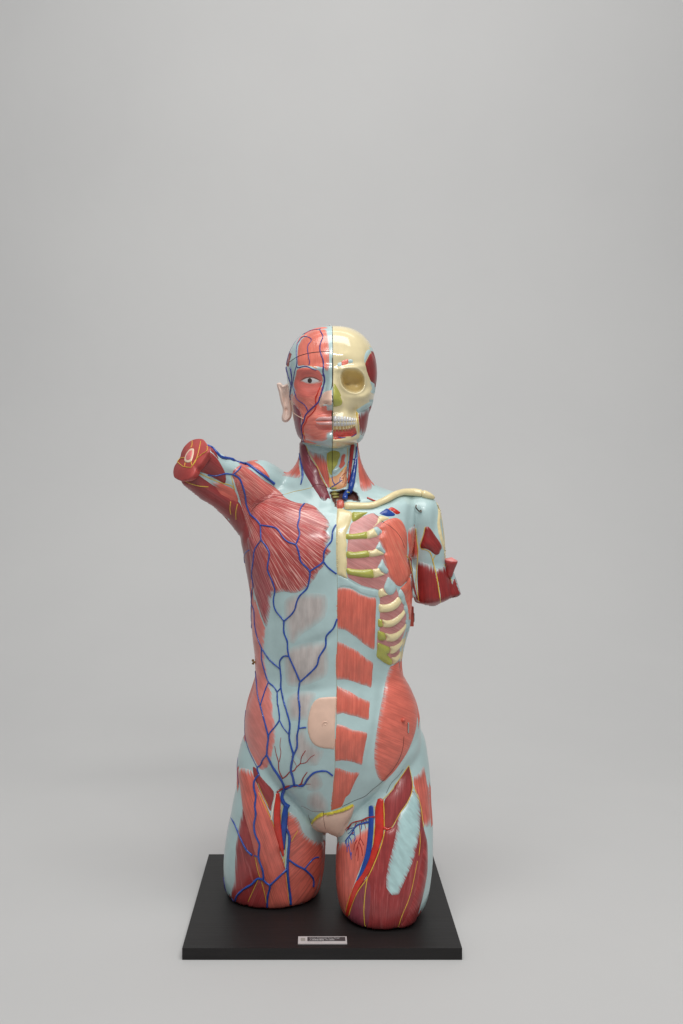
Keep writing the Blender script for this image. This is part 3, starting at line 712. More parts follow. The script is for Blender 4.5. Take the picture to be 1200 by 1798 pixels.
rib(0, q('O', 240, 970, 300, 985, 355, 1005, 380, 1060, 385, 1120, 350, 1150, 240, 1135), q('O', 352, 1006, 440, 1025, 540, 1010, 630, 950, 700, 880, 725, 838, 740, 880, 715, 950, 650, 1050, 580, 1130, 500, 1170, 430, 1170, 372, 1150, 388, 1090), q('O', 722, 840, 715, 790, 740, 775, 775, 830, 780, 900, 750, 960, 728, 930))
rib(0, q('O', 235, 1180, 330, 1210, 400, 1240, 440, 1255, 455, 1310, 440, 1370, 405, 1390, 440, 1430, 490, 1490, 500, 1540, 470, 1580, 430, 1580, 350, 1540, 280, 1490, 215, 1430, 225, 1300), q('O', 440, 1250, 520, 1235, 600, 1190, 660, 1130, 690, 1070, 690, 1150, 660, 1230, 600, 1310, 540, 1365, 470, 1390, 442, 1385, 456, 1310), None)
rib(0, None, q('O', 470, 1440, 540, 1430, 600, 1380, 640, 1310, 640, 1420, 610, 1480, 560, 1540, 490, 1575, 500, 1530), None)
B('side_chest_muscle', TORSO, q('C', 500, 342, 545, 318, 600, 306, 640, 322, 668, 360, 690, 430, 694, 540, 694, 640, 712, 700, 718, 760, 690, 800, 640, 845, 612, 838, 600, 828, 575, 792, 550, 760, 540, 715, 525, 660, 505, 600, 520, 575, 490, 500, 468, 470, 492, 412, 470, 385), M_SERR, 3.4, edge=7, fib=('fan', 650, 860, 90, 120), sp=1.9)
B('side_chest_muscle', TORSO, q('C', 716, 765, 722, 850, 724, 950, 720, 1040, 716, 1090, 700, 1060, 692, 1000, 680, 960, 660, 905, 636, 862, 650, 845, 690, 802), M_SERR, 3.0, edge=5, fib=('lin', 120), sp=1.9)
B('breastbone_border', TORSO, q('C', 142, 745, 185, 768, 225, 785, 290, 825, 350, 848, 440, 868, 462, 872, 462, 925, 400, 922, 330, 900, 260, 860, 200, 846, 142, 855), M_PALE2, 1.2, edge=3)

# ================================================================== image-right shoulder and hanging arm
B('shoulder_vein', TORSO, q('C', 468, 272, 500, 250, 532, 232, 570, 255, 604, 284, 585, 296, 545, 300, 500, 290), M_BIGVEIN, 1.0, edge=3)
B('shoulder_artery', TORSO, q('C', 540, 240, 556, 226, 580, 224, 640, 266, 628, 278, 605, 282, 570, 256), M_ART, 2.2, edge=3)
B('arm_muscle', ARMR, q('N', 150, 640, 200, 605, 240, 610, 252, 700, 270, 850, 282, 980, 280, 1060, 230, 1090, 180, 1075, 150, 960, 132, 800, 135, 700), M_SAL, 1.8, fib=('lin', 86), tend=[q('N', 130, 650, 200, 605, 245, 605), q('N', 150, 1080, 230, 1095, 290, 1065)])
B('arm_muscle', ARMR, q('N', 285, 1105, 340, 1115, 400, 1135, 470, 1160, 510, 1190, 540, 1300, 565, 1430, 590, 1560, 607, 1720, 520, 1765, 440, 1770, 350, 1745, 305, 1710, 285, 1650, 275, 1500, 268, 1300), M_RRED, 1.8, edge=6, fib=('lin', 87), tend=[q('N', 275, 1100, 340, 1110, 400, 1128, 470, 1150, 515, 1180)])
B('arm_muscle', ARMR, q('N', 545, 1225, 600, 1200, 660, 1180, 690, 1230, 730, 1310, 765, 1400, 800, 1500, 835, 1640, 800, 1690, 720, 1720, 612, 1728, 600, 1600, 575, 1450), M_RRED, 1.8, edge=6, fib=('lin', 82), tend=[q('N', 540, 1215, 600, 1192, 660, 1170)])
B('arm_muscle', ARMR, q('N', 388, 612, 430, 610, 480, 660, 540, 750, 590, 820, 625, 890, 622, 930, 600, 960, 590, 1000, 540, 1020, 490, 990, 440, 950, 390, 930, 330, 925, 310, 890, 340, 800, 370, 700), M_RRED, 4.5, edge=6, fib=('lin', 52))
B('arm_muscle', ARMR, q('N', 130, 1075, 160, 1090, 190, 1200, 225, 1380, 260, 1540, 290, 1660, 300, 1690, 260, 1660, 235, 1600, 205, 1480, 175, 1330, 150, 1200), M_DRED, 1.2, fib=('lin', 78))
B('arm_muscle', ARMR, q('N', 800, 1345, 845, 1410, 875, 1510, 897, 1590, 875, 1630, 825, 1650, 785, 1560, 770, 1440), M_RRED, 1.2, fib=('lin', 72))
B('arm_bone_edge', ARMR, q('N', 560, 285, 600, 280, 625, 340, 620, 430, 608, 560, 622, 660, 650, 800, 690, 960, 712, 1085, 680, 1070, 650, 960, 610, 840, 570, 700, 555, 560, 565, 420), M_BONE, 2.2, edge=4)
stub, nst = body.hit(788, 1006)
sx = np.linspace(0, 1, 8)
pa, pb = P(788.5, 1012, .004), P(792.5, 984.5, .002)
tv, tf = tube_mesh([pa + (pb - pa) * t for t in sx], np.interp(sx, [0, .2, .6, .9, 1], [.0055, .0062, .0084, .0106, .0108]), 28, True)
mkobj('cut_muscle_stump', tv, tf, paint('stump_paint', (160, 54, 52), .33, .14, 120, .3, .15), ARMR)
mkobj('cut_face', *tube_mesh([pb - (pb - pa) * .02, pb + (pb - pa) * .06], [.0107, .0103], 28), M_CUTPINK, ARMR)
pa, pb = P(742, 873, -.004), P(764, 876.5, .004)

# collar bone
cl, cn = line3(body, q('C', 205, 222, 250, 222, 320, 226, 400, 226, 450, 214, 500, 186, 550, 158, 600, 138, 660, 126, 740, 124, 800, 132), [2.5, 2.5, 3, 3, 3.5, 4, 4.5, 5, 5, 4], 2.4, 10)
k = np.linspace(0, 1, len(cl))
mkobj('collar_bone', *tube_mesh(cl, np.interp(k, [0, .05, .2, .45, .7, .9, 1], [.0055, .0068, .0056, .0052, .0056, .0066, .0062]), 20, True, .9, cn), M_BONE, TORSO)
cl, cn = line3(body, q('C', 806, 132, 840, 142, 870, 152, 890, 158), [4, 3.6, 3, 2.5], 2.0, 6)
mkobj('collar_bone_end', *tube_mesh(cl, np.interp(np.linspace(0, 1, len(cl)), [0, .1, .5, .85, 1], [.0058, .0066, .0062, .0046, .003]), 20, True, .9, cn), M_BONE, TORSO)
B('collar_bone_cut', TORSO, q('M', 322, 990, 380, 980, 440, 985, 450, 1040, 430, 1120, 322, 1130), M_SAL, 5.0, edge=2.5, fib=('lin', 90))

# ================================================================== neck
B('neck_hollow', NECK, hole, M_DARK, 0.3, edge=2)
B('neck_muscle', NECK, q('A', 325, 1200, 332, 1290, 345, 1380, 330, 1398, 280, 1400, 210, 1385, 150, 1372, 200, 1358, 260, 1312, 300, 1262), M_SAL, 0.8, fib=('lin', 125), tend=[q('A', 345, 1400, 280, 1405, 210, 1390, 140, 1375)])
B('neck_muscle', NECK, q('A', 845, 1085, 862, 1140, 882, 1240, 930, 1360, 975, 1480, 950, 1505, 900, 1520, 868, 1500, 856, 1440, 846, 1350, 842, 1250), M_SAL, 1.2, fib=('lin', 74), tend=[q('A', 980, 1490, 930, 1520, 890, 1530, 860, 1505)])
B('neck_muscle', NECK, q('A', 395, 1115, 430, 1160, 480, 1175, 540, 1195, 572, 1240, 580, 1310, 592, 1380, 600, 1450, 596, 1490, 570, 1470, 530, 1385, 490, 1305, 440, 1220, 400, 1150), M_SAL, 1.2, fib=('lin', 80), tend=[q('A', 390, 1110, 440, 1160, 520, 1182, 570, 1220)])
B('voice_box', NECK, q('M', 150, 150, 200, 100, 300, 100, 370, 130, 380, 210, 350, 280, 330, 360, 250, 470, 230, 560, 190, 520, 160, 420, 130, 260), M_GREEN, 1.6, edge=4)
B('neck_muscle', NECK, q('M', 400, 190, 440, 165, 480, 180, 460, 280, 470, 350, 430, 400, 380, 440, 340, 410, 370, 330, 385, 250), M_SALN, 1.2, fib=('lin', 110))
B('neck_tendon', NECK, q('M', 245, 505, 240, 455, 300, 420, 360, 390, 385, 430, 340, 480, 270, 530), M_PALE2, 2.0, edge=3)
B('thyroid_gland', NECK, q('M', 190, 770, 170, 700, 180, 600, 240, 570, 320, 540, 400, 460, 480, 370, 500, 400, 490, 480, 500, 620, 490, 740, 440, 765, 380, 790, 290, 800), M_GLAND, 3.0, edge=6)
vessel('neck_artery', body, NECK, q('M', 590, 10, 578, 90, 566, 200, 556, 300, 545, 400, 535, 500, 520, 600, 510, 680), [3.9, 3.9, 3.6, 3.2, 2.9, 2.4, 1.4], M_ART_D, 1.2, wob=0)
vessel('neck_vein', body, NECK, q('M', 660, 40, 655, 150, 645, 300, 632, 420, 610, 540, 580, 660, 540, 780, 500, 860, 470, 930, 460, 990), [1.2, 1.8, 2.6, 3.3, 3.9, 4.8, 5.2, 4.8, 4.6, 4.6], M_BIGVEIN, [1, 1, 1, 1, 1, 2, 4, 7, 7, 6], wob=0.02)
B('neck_muscle', NECK, q('A', 330, 1070, 360, 1090, 385, 1108, 405, 1165, 430, 1220, 470, 1280, 500, 1318, 525, 1380, 555, 1440, 578, 1500, 600, 1560, 606, 1590, 580, 1575, 560, 1600, 525, 1590, 490, 1540, 450, 1480, 410, 1415, 375, 1355, 352, 1290, 338, 1220, 328, 1150), M_ROSE, 4.5, edge=8, fib=('lin', 63), tend=[q('A', 520, 1596, 560, 1606, 610, 1596)])
B('jaw_tendon', NECK, q('A', 395, 1108, 470, 1112, 560, 1120, 620, 1124, 700, 1124, 760, 1112, 740, 1160, 690, 1180, 640, 1170, 600, 1185, 560, 1170, 500, 1180, 440, 1165), M_PALE2, 0.9, edge=3)
# windpipe with its rings
wp = [P(*body.hit(0, 0)[0][:2]) for _ in ()]
a0, a1 = P(586.5, 855, -.033), P(589.5, 893, -.030)
tt = np.linspace(0, 1, 57)
mkobj('windpipe', *tube_mesh([a0 + (a1 - a0) * t for t in tt], .0072 + .0010 * np.clip(np.sin(tt * 2 * np.pi * 7) * 1.8, -1, 1), 24), paint('windpipe_paint', (164, 156, 88), 0.35, 0.2, 90, 0.2), NECK)
a0 = [P(611, 884, -.03), P(622, 880.5, -.034), P(634, 879, -.036), P(643, 880, -.038), P(652, 884, -.04)]
mkobj('neck_vein', *tube_mesh(spline(a0, .002), .0030, 14), M_BIGVEIN, NECK)
a0 = [P(615, 876, -.022), P(626, 875, -.024), P(634, 876.5, -.026)]
mkobj('neck_artery', *tube_mesh(spline(a0, .002), .0026, 14), M_ART_D, NECK)
a0 = [P(604, 867.5, -.040), P(609, 865, -.042), P(614, 864.5, -.042)]
mkobj('nerve', *tube_mesh(spline(a0, .001), [.001, .0012, .0013, .0013, .0012, .0012, .001, .0008, .0008, .0008, .0008, .0008][:len(spline(a0, .001))] if False else .0011, 8), M_GREEN, NECK)
vessel('artery', body, TORSO, q('M', 850, 945, 900, 965, 950, 985, 1010, 1005), [1.8, 1.7, 1.6, 1.2], M_ART, 1.0, wob=0)

# ================================================================== thigh, image-left
B('thigh_muscle', THL, q('F', 350, 790, 385, 815, 420, 880, 480, 950, 550, 1030, 556, 1080, 535, 1170, 522, 1240, 480, 1160, 430, 1060, 385, 960, 352, 870), M_DRED, 1.6, fib=('lin', 62))
B('thigh_muscle', THL, q('G', 300, 200, 345, 330, 375, 420, 400, 520, 425, 610, 442, 700, 460, 800, 456, 850, 420, 920, 350, 1080, 340, 1130, 262, 1125, 215, 1100, 190, 1040, 190, 960, 212, 880, 218, 780, 222, 660, 226, 560, 246, 440, 266, 320), M_VAST, 3.0, edge=11, fib=('fan', 380, 1250, 80, 90), tend=[q('G', 284, 235, 262, 325, 240, 440, 220, 560, 215, 660, 212, 780, 206, 880, 184, 965)])
B('thigh_muscle', THL, q('G', 415, 870, 442, 830, 480, 870, 515, 960, 540, 1080, 535, 1138, 460, 1155, 400, 1150, 322, 1120, 366, 990), M_VAST, 3.6, edge=9, fib=('lin', 115))
B('thigh_muscle', THL, q('F', 212, 820, 260, 808, 320, 825, 350, 845, 372, 920, 405, 1000, 450, 1100, 500, 1210, 545, 1330, 580, 1430, 620, 1550, 'G', 640, 610, 668, 690, 690, 770, 714, 900, 732, 1100, 640, 1130, 560, 1142, 510, 1136, 498, 1010, 468, 900, 440, 810, 414, 690, 392, 600, 358, 460, 322, 330, 296, 230, 280, 110, 262, -20, 'F', 228, 1100, 215, 960), M_SAL, 5.2, edge=11, fib=('lin', 72), tend=[q('F', 208, 822, 260, 803, 320, 820, 352, 838)])
B('thigh_muscle', THL, q('G', 722, 240, 745, 248, 800, 300, 830, 370, 850, 420, 900, 470, 960, 505, 1036, 515, 1042, 560, 1036, 660, 1020, 770, 998, 880, 970, 980, 920, 1050, 830, 1085, 728, 1110, 720, 980, 706, 860, 705, 740, 708, 620, 710, 500, 706, 405, 700, 320), M_SAL, 3.4, edge=11, fib=('fan', 690, 1335, 110, 160), tend=[q('G', 745, 240, 805, 292, 838, 365, 856, 412, 905, 462, 965, 497, 1050, 505)])
vessel('thigh_artery', body, THL, q('G', 612, 70, 614, 150, 608, 260, 612, 360, 630, 470, 648, 560, 664, 640), [3.5, 5.4, 6.0, 6.2, 5.4, 4.0, 1.6], M_ART, 1.6, flat=.5, wob=0.02, ns=14)
vessel('white_nerve', body, THL, q('G', 600, 66, 585, 130, 570, 210, 556, 310), [1.2, 1.9, 2.0, 1.8], M_WHITE, 1.5, wob=0.02)
vessel('thigh_vein', body, THL, q('G', 690, 175, 682, 230, 674, 330, 670, 420, 672, 500, 674, 580), [3.6, 5.6, 5.6, 4.8, 3.0, 1.0], M_BIGVEIN, 1.8, flat=.5, wob=0.02, ns=14)

# ================================================================== thigh, image-right
B('thigh_muscle', THR, q('H', 178, 560, 215, 510, 260, 520, 330, 460, 400, 410, 452, 372, 462, 480, 440, 600, 390, 740, 340, 870, 300, 980, 258, 1110, 244, 1172, 205, 1130, 180, 1060, 162, 950, 152, 800, 158, 680), M_SAL, 2.8, edge=11, fib=('lin', 88), tend=[q('H', 170, 555, 215, 500, 260, 510, 330, 450, 400, 400, 458, 360)])
B('thigh_muscle', THR, q('H', 345, 980, 385, 900, 430, 850, 520, 800, 560, 900, 540, 1100, 520, 1320, 430, 1308, 340, 1275, 285, 1235, 268, 1195, 310, 1080), M_ROSE, 3.0, edge=10, fib=('lin', 92))
B('thigh_muscle', THR, q('H', 430, 860, 500, 690, 560, 545, 602, 415, 670, 385, 715, 310, 752, 245, 800, 180, 850, 70, 880, 60, 912, 120, 940, 220, 962, 370, 998, 520, 1002, 680, 990, 840, 962, 1000, 930, 1120, 895, 1230, 850, 1290, 720, 1305, 620, 1332, 520, 1328, 425, 1305, 430, 1050), M_VAST, 3.6, edge=11, fib=('fan', 660, 1900, -80, 200))
B('thigh_muscle', THR, q('H', 930, 560, 960, 480, 985, 500, 1000, 600, 1000, 760, 985, 880, 955, 1020, 925, 1130, 890, 1240, 845, 1292, 725, 1304, 760, 1200, 815, 1070, 850, 960, 880, 830, 905, 700), M_VAST, 5.8, edge=9, fib=('lin', 62))
TEN = q('H', 868, 42, 890, 70, 912, 130, 920, 220, 916, 330, 912, 430, 885, 560, 850, 690, 815, 780, 775, 870, 740, 950, 712, 1000, 665, 1000, 640, 950, 630, 880, 645, 760, 668, 660, 695, 560, 718, 450, 735, 350, 750, 260, 790, 190, 835, 110)
TC = np.stack([np.interp(TEN[:, 1], [1388, 1420, 1480, 1572], [728, 722, 713, 688]), TEN[:, 1]], 1)
TEN = TEN + (TEN - TC) / (np.linalg.norm(TEN - TC, axis=1)[:, None] + 1e-6) * 3.6
body.build()
B('thigh_tendon', THR, TEN, M_TENDON, 0.6, edge=2, fib=('lin', 52), tend=['edge'], sp=1.8)
B('thigh_muscle', THR, q('H', 600, 135, 640, 80, 690, 20, 'E', 690, 1690, 760, 1590, 830, 1490, 850, 1540, 866, 1640, 'H', 862, 10, 850, 80, 805, 170, 750, 245, 715, 305, 672, 382, 630, 388, 602, 392, 598, 260), M_DRED, 3.0, edge=8, fib=('lin', 95))
B('thigh_muscle', THR, q('E', 850, 1500, 872, 1590, 930, 1560, 985, 1480, 1000, 1560, 1022, 1680, 'H', 1012, 20, 1022, 180, 1030, 340, 1000, 380, 975, 385, 950, 300, 935, 190, 905, 90, 875, 10), M_SAL, 1.6, edge=6, fib=('lin', 82), tend=[q('E', 866, 1596, 930, 1556, 990, 1470), q('H', 960, 392, 1000, 384, 1036, 340)])
vessel('thigh_vein', body, THR, q('H', 482, 190, 484, 300, 478, 420, 466, 540, 448, 640, 420, 720, 388, 800, 352, 868), [4.4, 4.6, 4.6, 4.6, 4.5, 4.2, 3.0, 1.0], M_BIGVEIN, 1.4, flat=.4, wob=0.01, ns=14)
vessel('thigh_artery', body, THR, q('H', 568, 125, 556, 200, 556, 300, 556, 400, 535, 520, 505, 620, 470, 720, 420, 810, 360, 900, 320, 990, 285, 1090, 258, 1185), [5.2, 7.2, 7.4, 7.6, 6.0, 5.4, 5.4, 5.0, 4.8, 4.4, 4.0, 3.6], M_ART, 0.4, flat=.4, wob=0.01, ns=16)
vessel('thigh_artery', body, THR, q('H', 590, 380, 630, 400, 665, 384), [2.5, 3.0, 1.2], M_ART, 1.2, flat=.4, wob=0.01)

# ================================================================== loins
B('pubic_skin', TORSO, q('G', 918, 345, 940, 315, 985, 275, 1035, 250, 'H', 40, 262, 150, 240, 230, 215, 325, 175, 318, 240, 290, 310, 262, 370, 225, 448, 190, 470, 140, 458, 90, 432, 'G', 1060, 435, 990, 425, 940, 390), M_SKIN, 5.5, edge=7)
B('fat_edge', TORSO, q('G', 918, 345, 940, 305, 985, 262, 1035, 238, 1100, 232, 'H', 40, 250, 120, 235, 200, 212, 300, 170, 330, 160, 322, 182, 240, 225, 150, 250, 40, 275, 'G', 1060, 262, 1000, 285, 955, 325, 930, 358), M_YEL, 6.4, edge=2.5)

# ================================================================== muscled face
FA('forehead_muscle', q('I', 345, 490, 385, 410, 420, 350, 500, 300, 560, 210, 640, 175, 760, 165, 860, 150, 940, 160, 965, 240, 990, 380, 1005, 560, 1012, 760, 1005, 960, 985, 1040, 930, 1055, 890, 980, 800, 960, 700, 945, 560, 935, 450, 925, 340, 935, 322, 820, 325, 640), M_FRONT, 0.8, fib=('lin', 88), sp=1.7, tend=[q('I', 960, 160, 985, 300, 1010, 560, 1018, 760, 1010, 980, 985, 1050, 925, 1062)])
FA('cheek_muscle', q('K', 350, 230, 395, 130, 420, 60, 560, 60, 700, 60, 860, 20, 950, -20, 962, 40, 930, 140, 890, 250, 895, 345, 1000, 340, 1035, 345, 1042, 430, 1130, 435, 1132, 880, 1080, 890, 1050, 900, 1040, 1000, 960, 1040, 800, 1045, 640, 1025, 560, 1010, 540, 900, 530, 700, 530, 560, 500, 470, 450, 390, 385, 320), M_FACE, 0.5, fib=('fan', 640, 745, 60, 90), sp=1.7, tend=[q('K', 1136, 880, 1060, 900, 1045, 1005, 960, 1045, 800, 1052, 640, 1030)])
FA('eye_ring_muscle', q('I', 310, 1010, 360, 975, 460, 955, 560, 960, 700, 985, 800, 1030, 850, 1120, 875, 1220, 860, 1300, 820, 1400, 770, 1500, 700, 1580, 600, 1625, 500, 1630, 400, 1600, 320, 1530, 270, 1430, 240, 1330, 260, 1230, 290, 1110), M_ORB, 0.8, fib=('ring', 546, 668, 1.3), sp=1.6)
FA('cheek_strap', q('K', 610, 225, 660, 235, 740, 290, 800, 345, 780, 385, 730, 350, 660, 290, 600, 250), M_FACE, 1.2, edge=3, fib=('lin', 42), sp=1.5)
FA('cheek_strap', q('K', 400, 300, 450, 310, 520, 380, 580, 450, 600, 520, 560, 540, 540, 480, 490, 400, 430, 330), M_FACE, 1.2, edge=3, fib=('lin', 48), sp=1.5)
FA('lip_muscle', q('K', 820, 520, 900, 470, 1000, 450, 1132, 440, 1132, 540, 1000, 545, 880, 560, 810, 590, 800, 640, 830, 690, 900, 715, 1132, 725, 1132, 860, 1000, 860, 900, 840, 820, 790, 770, 720, 760, 620), M_ORB, 1.0, fib=('ring', 584, 741, 1.8), sp=1.6)
FA('jaw_muscle', q('K', 372, 320, 420, 330, 470, 390, 520, 460, 545, 560, 540, 700, 548, 850, 545, 960, 500, 980, 450, 930, 415, 850, 395, 730, 385, 600, 380, 450), M_ROSE, 1.0, fib=('lin', 82), sp=1.6)
vessel('cheek_duct', face, face_o, q('K', 395, 480, 440, 520, 500, 560, 560, 590, 600, 605), 1.1, M_SKIN, 0.9, wob=0.05)
FA('nose_skin', q('K', 890, 240, 925, 140, 980, 85, 1040, 60, 1132, 50, 1133, 200, 1133, 335, 1090, 350, 1040, 345, 990, 335, 950, 370, 925, 430, 895, 420, 885, 330), M_SKIN, 0.6, edge=4, sp=1.4)
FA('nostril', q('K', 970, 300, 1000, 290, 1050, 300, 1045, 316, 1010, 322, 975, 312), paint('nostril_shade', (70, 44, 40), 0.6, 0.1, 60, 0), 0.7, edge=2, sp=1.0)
FA('upper_lip', q('K', 790, 640, 830, 590, 890, 560, 960, 552, 1040, 556, 1132, 552, 1133, 642, 1000, 648, 880, 652), M_LIP, 1.7, edge=4, sp=1.3)
FA('lower_lip', q('K', 800, 655, 880, 662, 1000, 658, 1133, 652, 1133, 716, 1000, 722, 900, 720, 840, 705), M_LIP, 2.0, edge=4, sp=1.3)
lid = q('I', 325, 1262, 400, 1200, 480, 1145, 560, 1125, 650, 1130, 740, 1165, 810, 1205, 862, 1255, 800, 1310, 700, 1340, 600, 1345, 500, 1325, 420, 1295)
FA('eyelid', lid, paint('eyelid_paint', (214, 166, 156), 0.25, 0.05, 60, 0.1, 0.4), 0.9, edge=2.2, sp=1.1)
eye = FA('eyeball', q('I', 405, 1242, 470, 1195, 540, 1168, 600, 1162, 680, 1172, 750, 1200, 815, 1240, 770, 1280, 690, 1300, 600, 1308, 520, 1298, 450, 1272), paint('eye_white', (220, 220, 220), 0.06, 0.03, 60, 0.02, 1.0), 1.5, edge=3, sp=1.0)
cir = lambda cx, cy, r, k=20: np.array([(cx + r * math.cos(t), cy + r * math.sin(t)) for t in np.linspace(0, 2 * np.pi, k, endpoint=False)])
ic = q('I', 600, 1235)[0]
FA('iris', cir(ic[0], ic[1], 5.2), paint('iris_paint', (62, 44, 40), 0.06, 0.3, 300, 0.0, 1.0), 1.85, edge=1.5, sp=0.8, fib=('fan', ic[0], ic[1]))
FA('pupil', cir(ic[0], ic[1], 2.3), paint('pupil_paint', (22, 18, 18), 0.05, 0.1, 60, 0.0, 1.0), 2.05, edge=1, sp=0.7)
vessel('lash_line', face, face_o, q('I', 390, 1248, 470, 1192, 540, 1164, 600, 1157, 680, 1167, 750, 1195, 830, 1245), [.3, .55, .5, .3], paint('lash_paint', (92, 66, 62), .5, .1, 60, 0), lift=1.2, ns=8, step=1.5)
FA('brow_nerve', q('I', 550, 905, 600, 915, 680, 930, 740, 960, 770, 990, 720, 985, 640, 950, 560, 930), paint('brow_nerve_paint', (238, 160, 110), 0.3, 0.05, 60, 0.1, 0.4), 1.1, edge=2, sp=1.1)
FA('temple_muscle', q('I', 105, 900, 110, 800, 130, 700, 165, 690, 178, 760, 172, 860), M_DRED, 0.6, fib=('lin', 95), sp=1.6)
FA('ear_skin', q('K', 322, 180, 350, 200, 385, 270, 398, 330, 385, 460, 392, 600, 385, 700, 360, 640, 335, 560, 318, 400, 312, 280), M_SKIN, 0.9, edge=3, sp=1.4)
# ear
ear_o = spline(q('A', 132, 568, 145, 560, 168, 560, 188, 582, 206, 574, 232, 566, 250, 574, 252, 640, 254, 720, 262, 770, 262, 850, 246, 884, 222, 905, 196, 906, 178, 890, 174, 860, 184, 820, 182, 780, 168, 735, 158, 690, 148, 640, 136, 600), 1.2, True)
gx, gy = np.meshgrid(np.arange(485, 514, 1.1), np.arange(671, 743, 1.1)); gg = np.stack([gx.ravel(), gy.ravel()], 1)
gg = gg[inside(gg, ear_o)]; gg = gg[seg_dist(gg, ear_o, True) > 0.6]
allp = np.vstack([ear_o, gg]); rr = delaunay_2d_cdt([Vector(p) for p in allp], [], [list(range(len(ear_o)))], 1, 1e-5)
ep = np.array([(v.x, v.y) for v in rr[0]]); ed = seg_dist(ep, ear_o, True)
def ear_h(p, d):
    h = 0.0024 * np.exp(-((d - 2.6) / 2.2) ** 2) - 0.0016 * np.exp(-((d - 7.5) / 3.0) ** 2)
    c = q('A', 210, 690)[0]; h -= 0.004 * np.exp(-(((p[:, 0] - c[0]) / 4.2) ** 2 + ((p[:, 1] - c[1]) / 13) ** 2))
    c = q('A', 214, 800)[0]; h -= 0.003 * np.exp(-(((p[:, 0] - c[0]) / 3.2) ** 2 + ((p[:, 1] - c[1]) / 4) ** 2))
    c = q('A', 210, 870)[0]; h += 0.003 * np.exp(-(((p[:, 0] - c[0]) / 6) ** 2 + ((p[:, 1] - c[1]) / 6) ** 2))
    return h * (1 - np.exp(-d / 1.5))
Yb = 0.012 + (512 - ep[:, 0]) * 0.00035
fr = np.array([P(a, b_, y) for (a, b_), y in zip(ep, Yb)]); fr[:, 1] -= 0.0035 * (1 - np.exp(-ed / 2.0)) + ear_h(ep, ed)
bk = np.array([P(a, b_, y) for (a, b_), y in zip(ep, Yb)]); bk[:, 1] += 0.0035 * (1 - np.exp(-ed / 2.0)) + 0.0005
tri = [list(t) for t in rr[2]]; ne = len(ep)
def ori(t):
    a, b_, c = ep[t[0]], ep[t[1]], ep[t[2]]
    return t if (b_[0]-a[0])*(c[1]-a[1])-(b_[1]-a[1])*(c[0]-a[0]) < 0 else t[::-1]
tri = [ori(t) for t in tri]
mkobj('ear', np.vstack([fr, bk]), tri + [[i + ne for i in t[::-1]] for t in tri], paint('ear_paint', (238, 210, 196), 0.38, 0.05, 60, 0.15), face_o)

# ================================================================== bare skull
SK('nose_cartilage', q('J', 122, 1300, 170, 1305, 200, 1350, 250, 1440, 300, 1560, 'L', 290, 80, 320, 150, 322, 210, 290, 265, 200, 290, 122, 290), M_GREEN, 0.8, edge=4, sp=1.4)
SK('temple_tendon', q('J', 905, 575, 850, 580, 800, 640, 770, 740, 770, 830, 800, 890, 840, 780, 900, 680, 930, 640), M_PALE2, 0.6, edge=4, sp=1.6)
SK('temple_tendon', q('J', 890, 1250, 920, 1330, 950, 1450, 975, 1470, 1000, 1400, 1010, 1300, 960, 1260), M_PALE2, 0.8, edge=4, sp=1.6)
SK('temple_muscle', q('J', 915, 650, 870, 720, 830, 800, 795, 880, 810, 960, 835, 1060, 880, 1180, 920, 1260, 960, 1300, 1000, 1330, 1040, 1220, 1056, 1090, 1050, 960, 1025, 830, 980, 720, 940, 660), M_RRED, 1.8, edge=5, fib=('fan', 655, 690, 80, -90), sp=1.6)
SK('brow_tendon', q('J', 210, 880, 250, 850, 310, 845, 310, 910, 290, 940, 215, 940), M_PALE2, 0.9, edge=3, sp=1.3)
SK('brow_tendon', q('J', 430, 800, 480, 785, 530, 790, 550, 830, 520, 870, 440, 865), M_PALE2, 0.9, edge=3, sp=1.3)
SK('brow_muscle', q('J', 290, 840, 360, 800, 440, 785, 455, 850, 420, 895, 310, 920), M_FRONT, 1.1, edge=3, fib=('lin', -15), sp=1.3)
SK('jaw_tendon', q('L', 610, 350, 700, 290, 800, 225, 890, 185, 950, 180, 940, 230, 895, 300, 820, 350, 740, 390, 670, 430, 630, 410), M_PALE2, 1.2, edge=4, sp=1.5)
SK('jaw_tendon', q('L', 690, 860, 740, 880, 800, 900, 830, 870, 820, 930, 760, 980, 690, 1030, 660, 1000, 670, 930), M_PALE2, 1.0, edge=4, sp=1.5)
SK('jaw_muscle', q('L', 645, 430, 690, 400, 760, 370, 830, 315, 890, 300, 885, 450, 870, 620, 850, 760, 815, 890, 780, 915, 720, 880, 680, 850, 672, 700, 658, 560), M_RRED, 2.0, edge=6, fib=('lin', 88), sp=1.6, tend=[q('L', 640, 425, 690, 392, 760, 362, 830, 308, 895, 290), q('L', 680, 862, 720, 892, 780, 928, 820, 905)])
SK('nerve', q('L', 605, 400, 640, 410, 655, 560, 668, 700, 678, 850, 655, 840, 640, 700, 620, 550), M_NERVE, 0.9, edge=2, sp=1.2)
SK('gum', hollow[::2], M_GUM, 0.4, edge=3, sp=1.3)
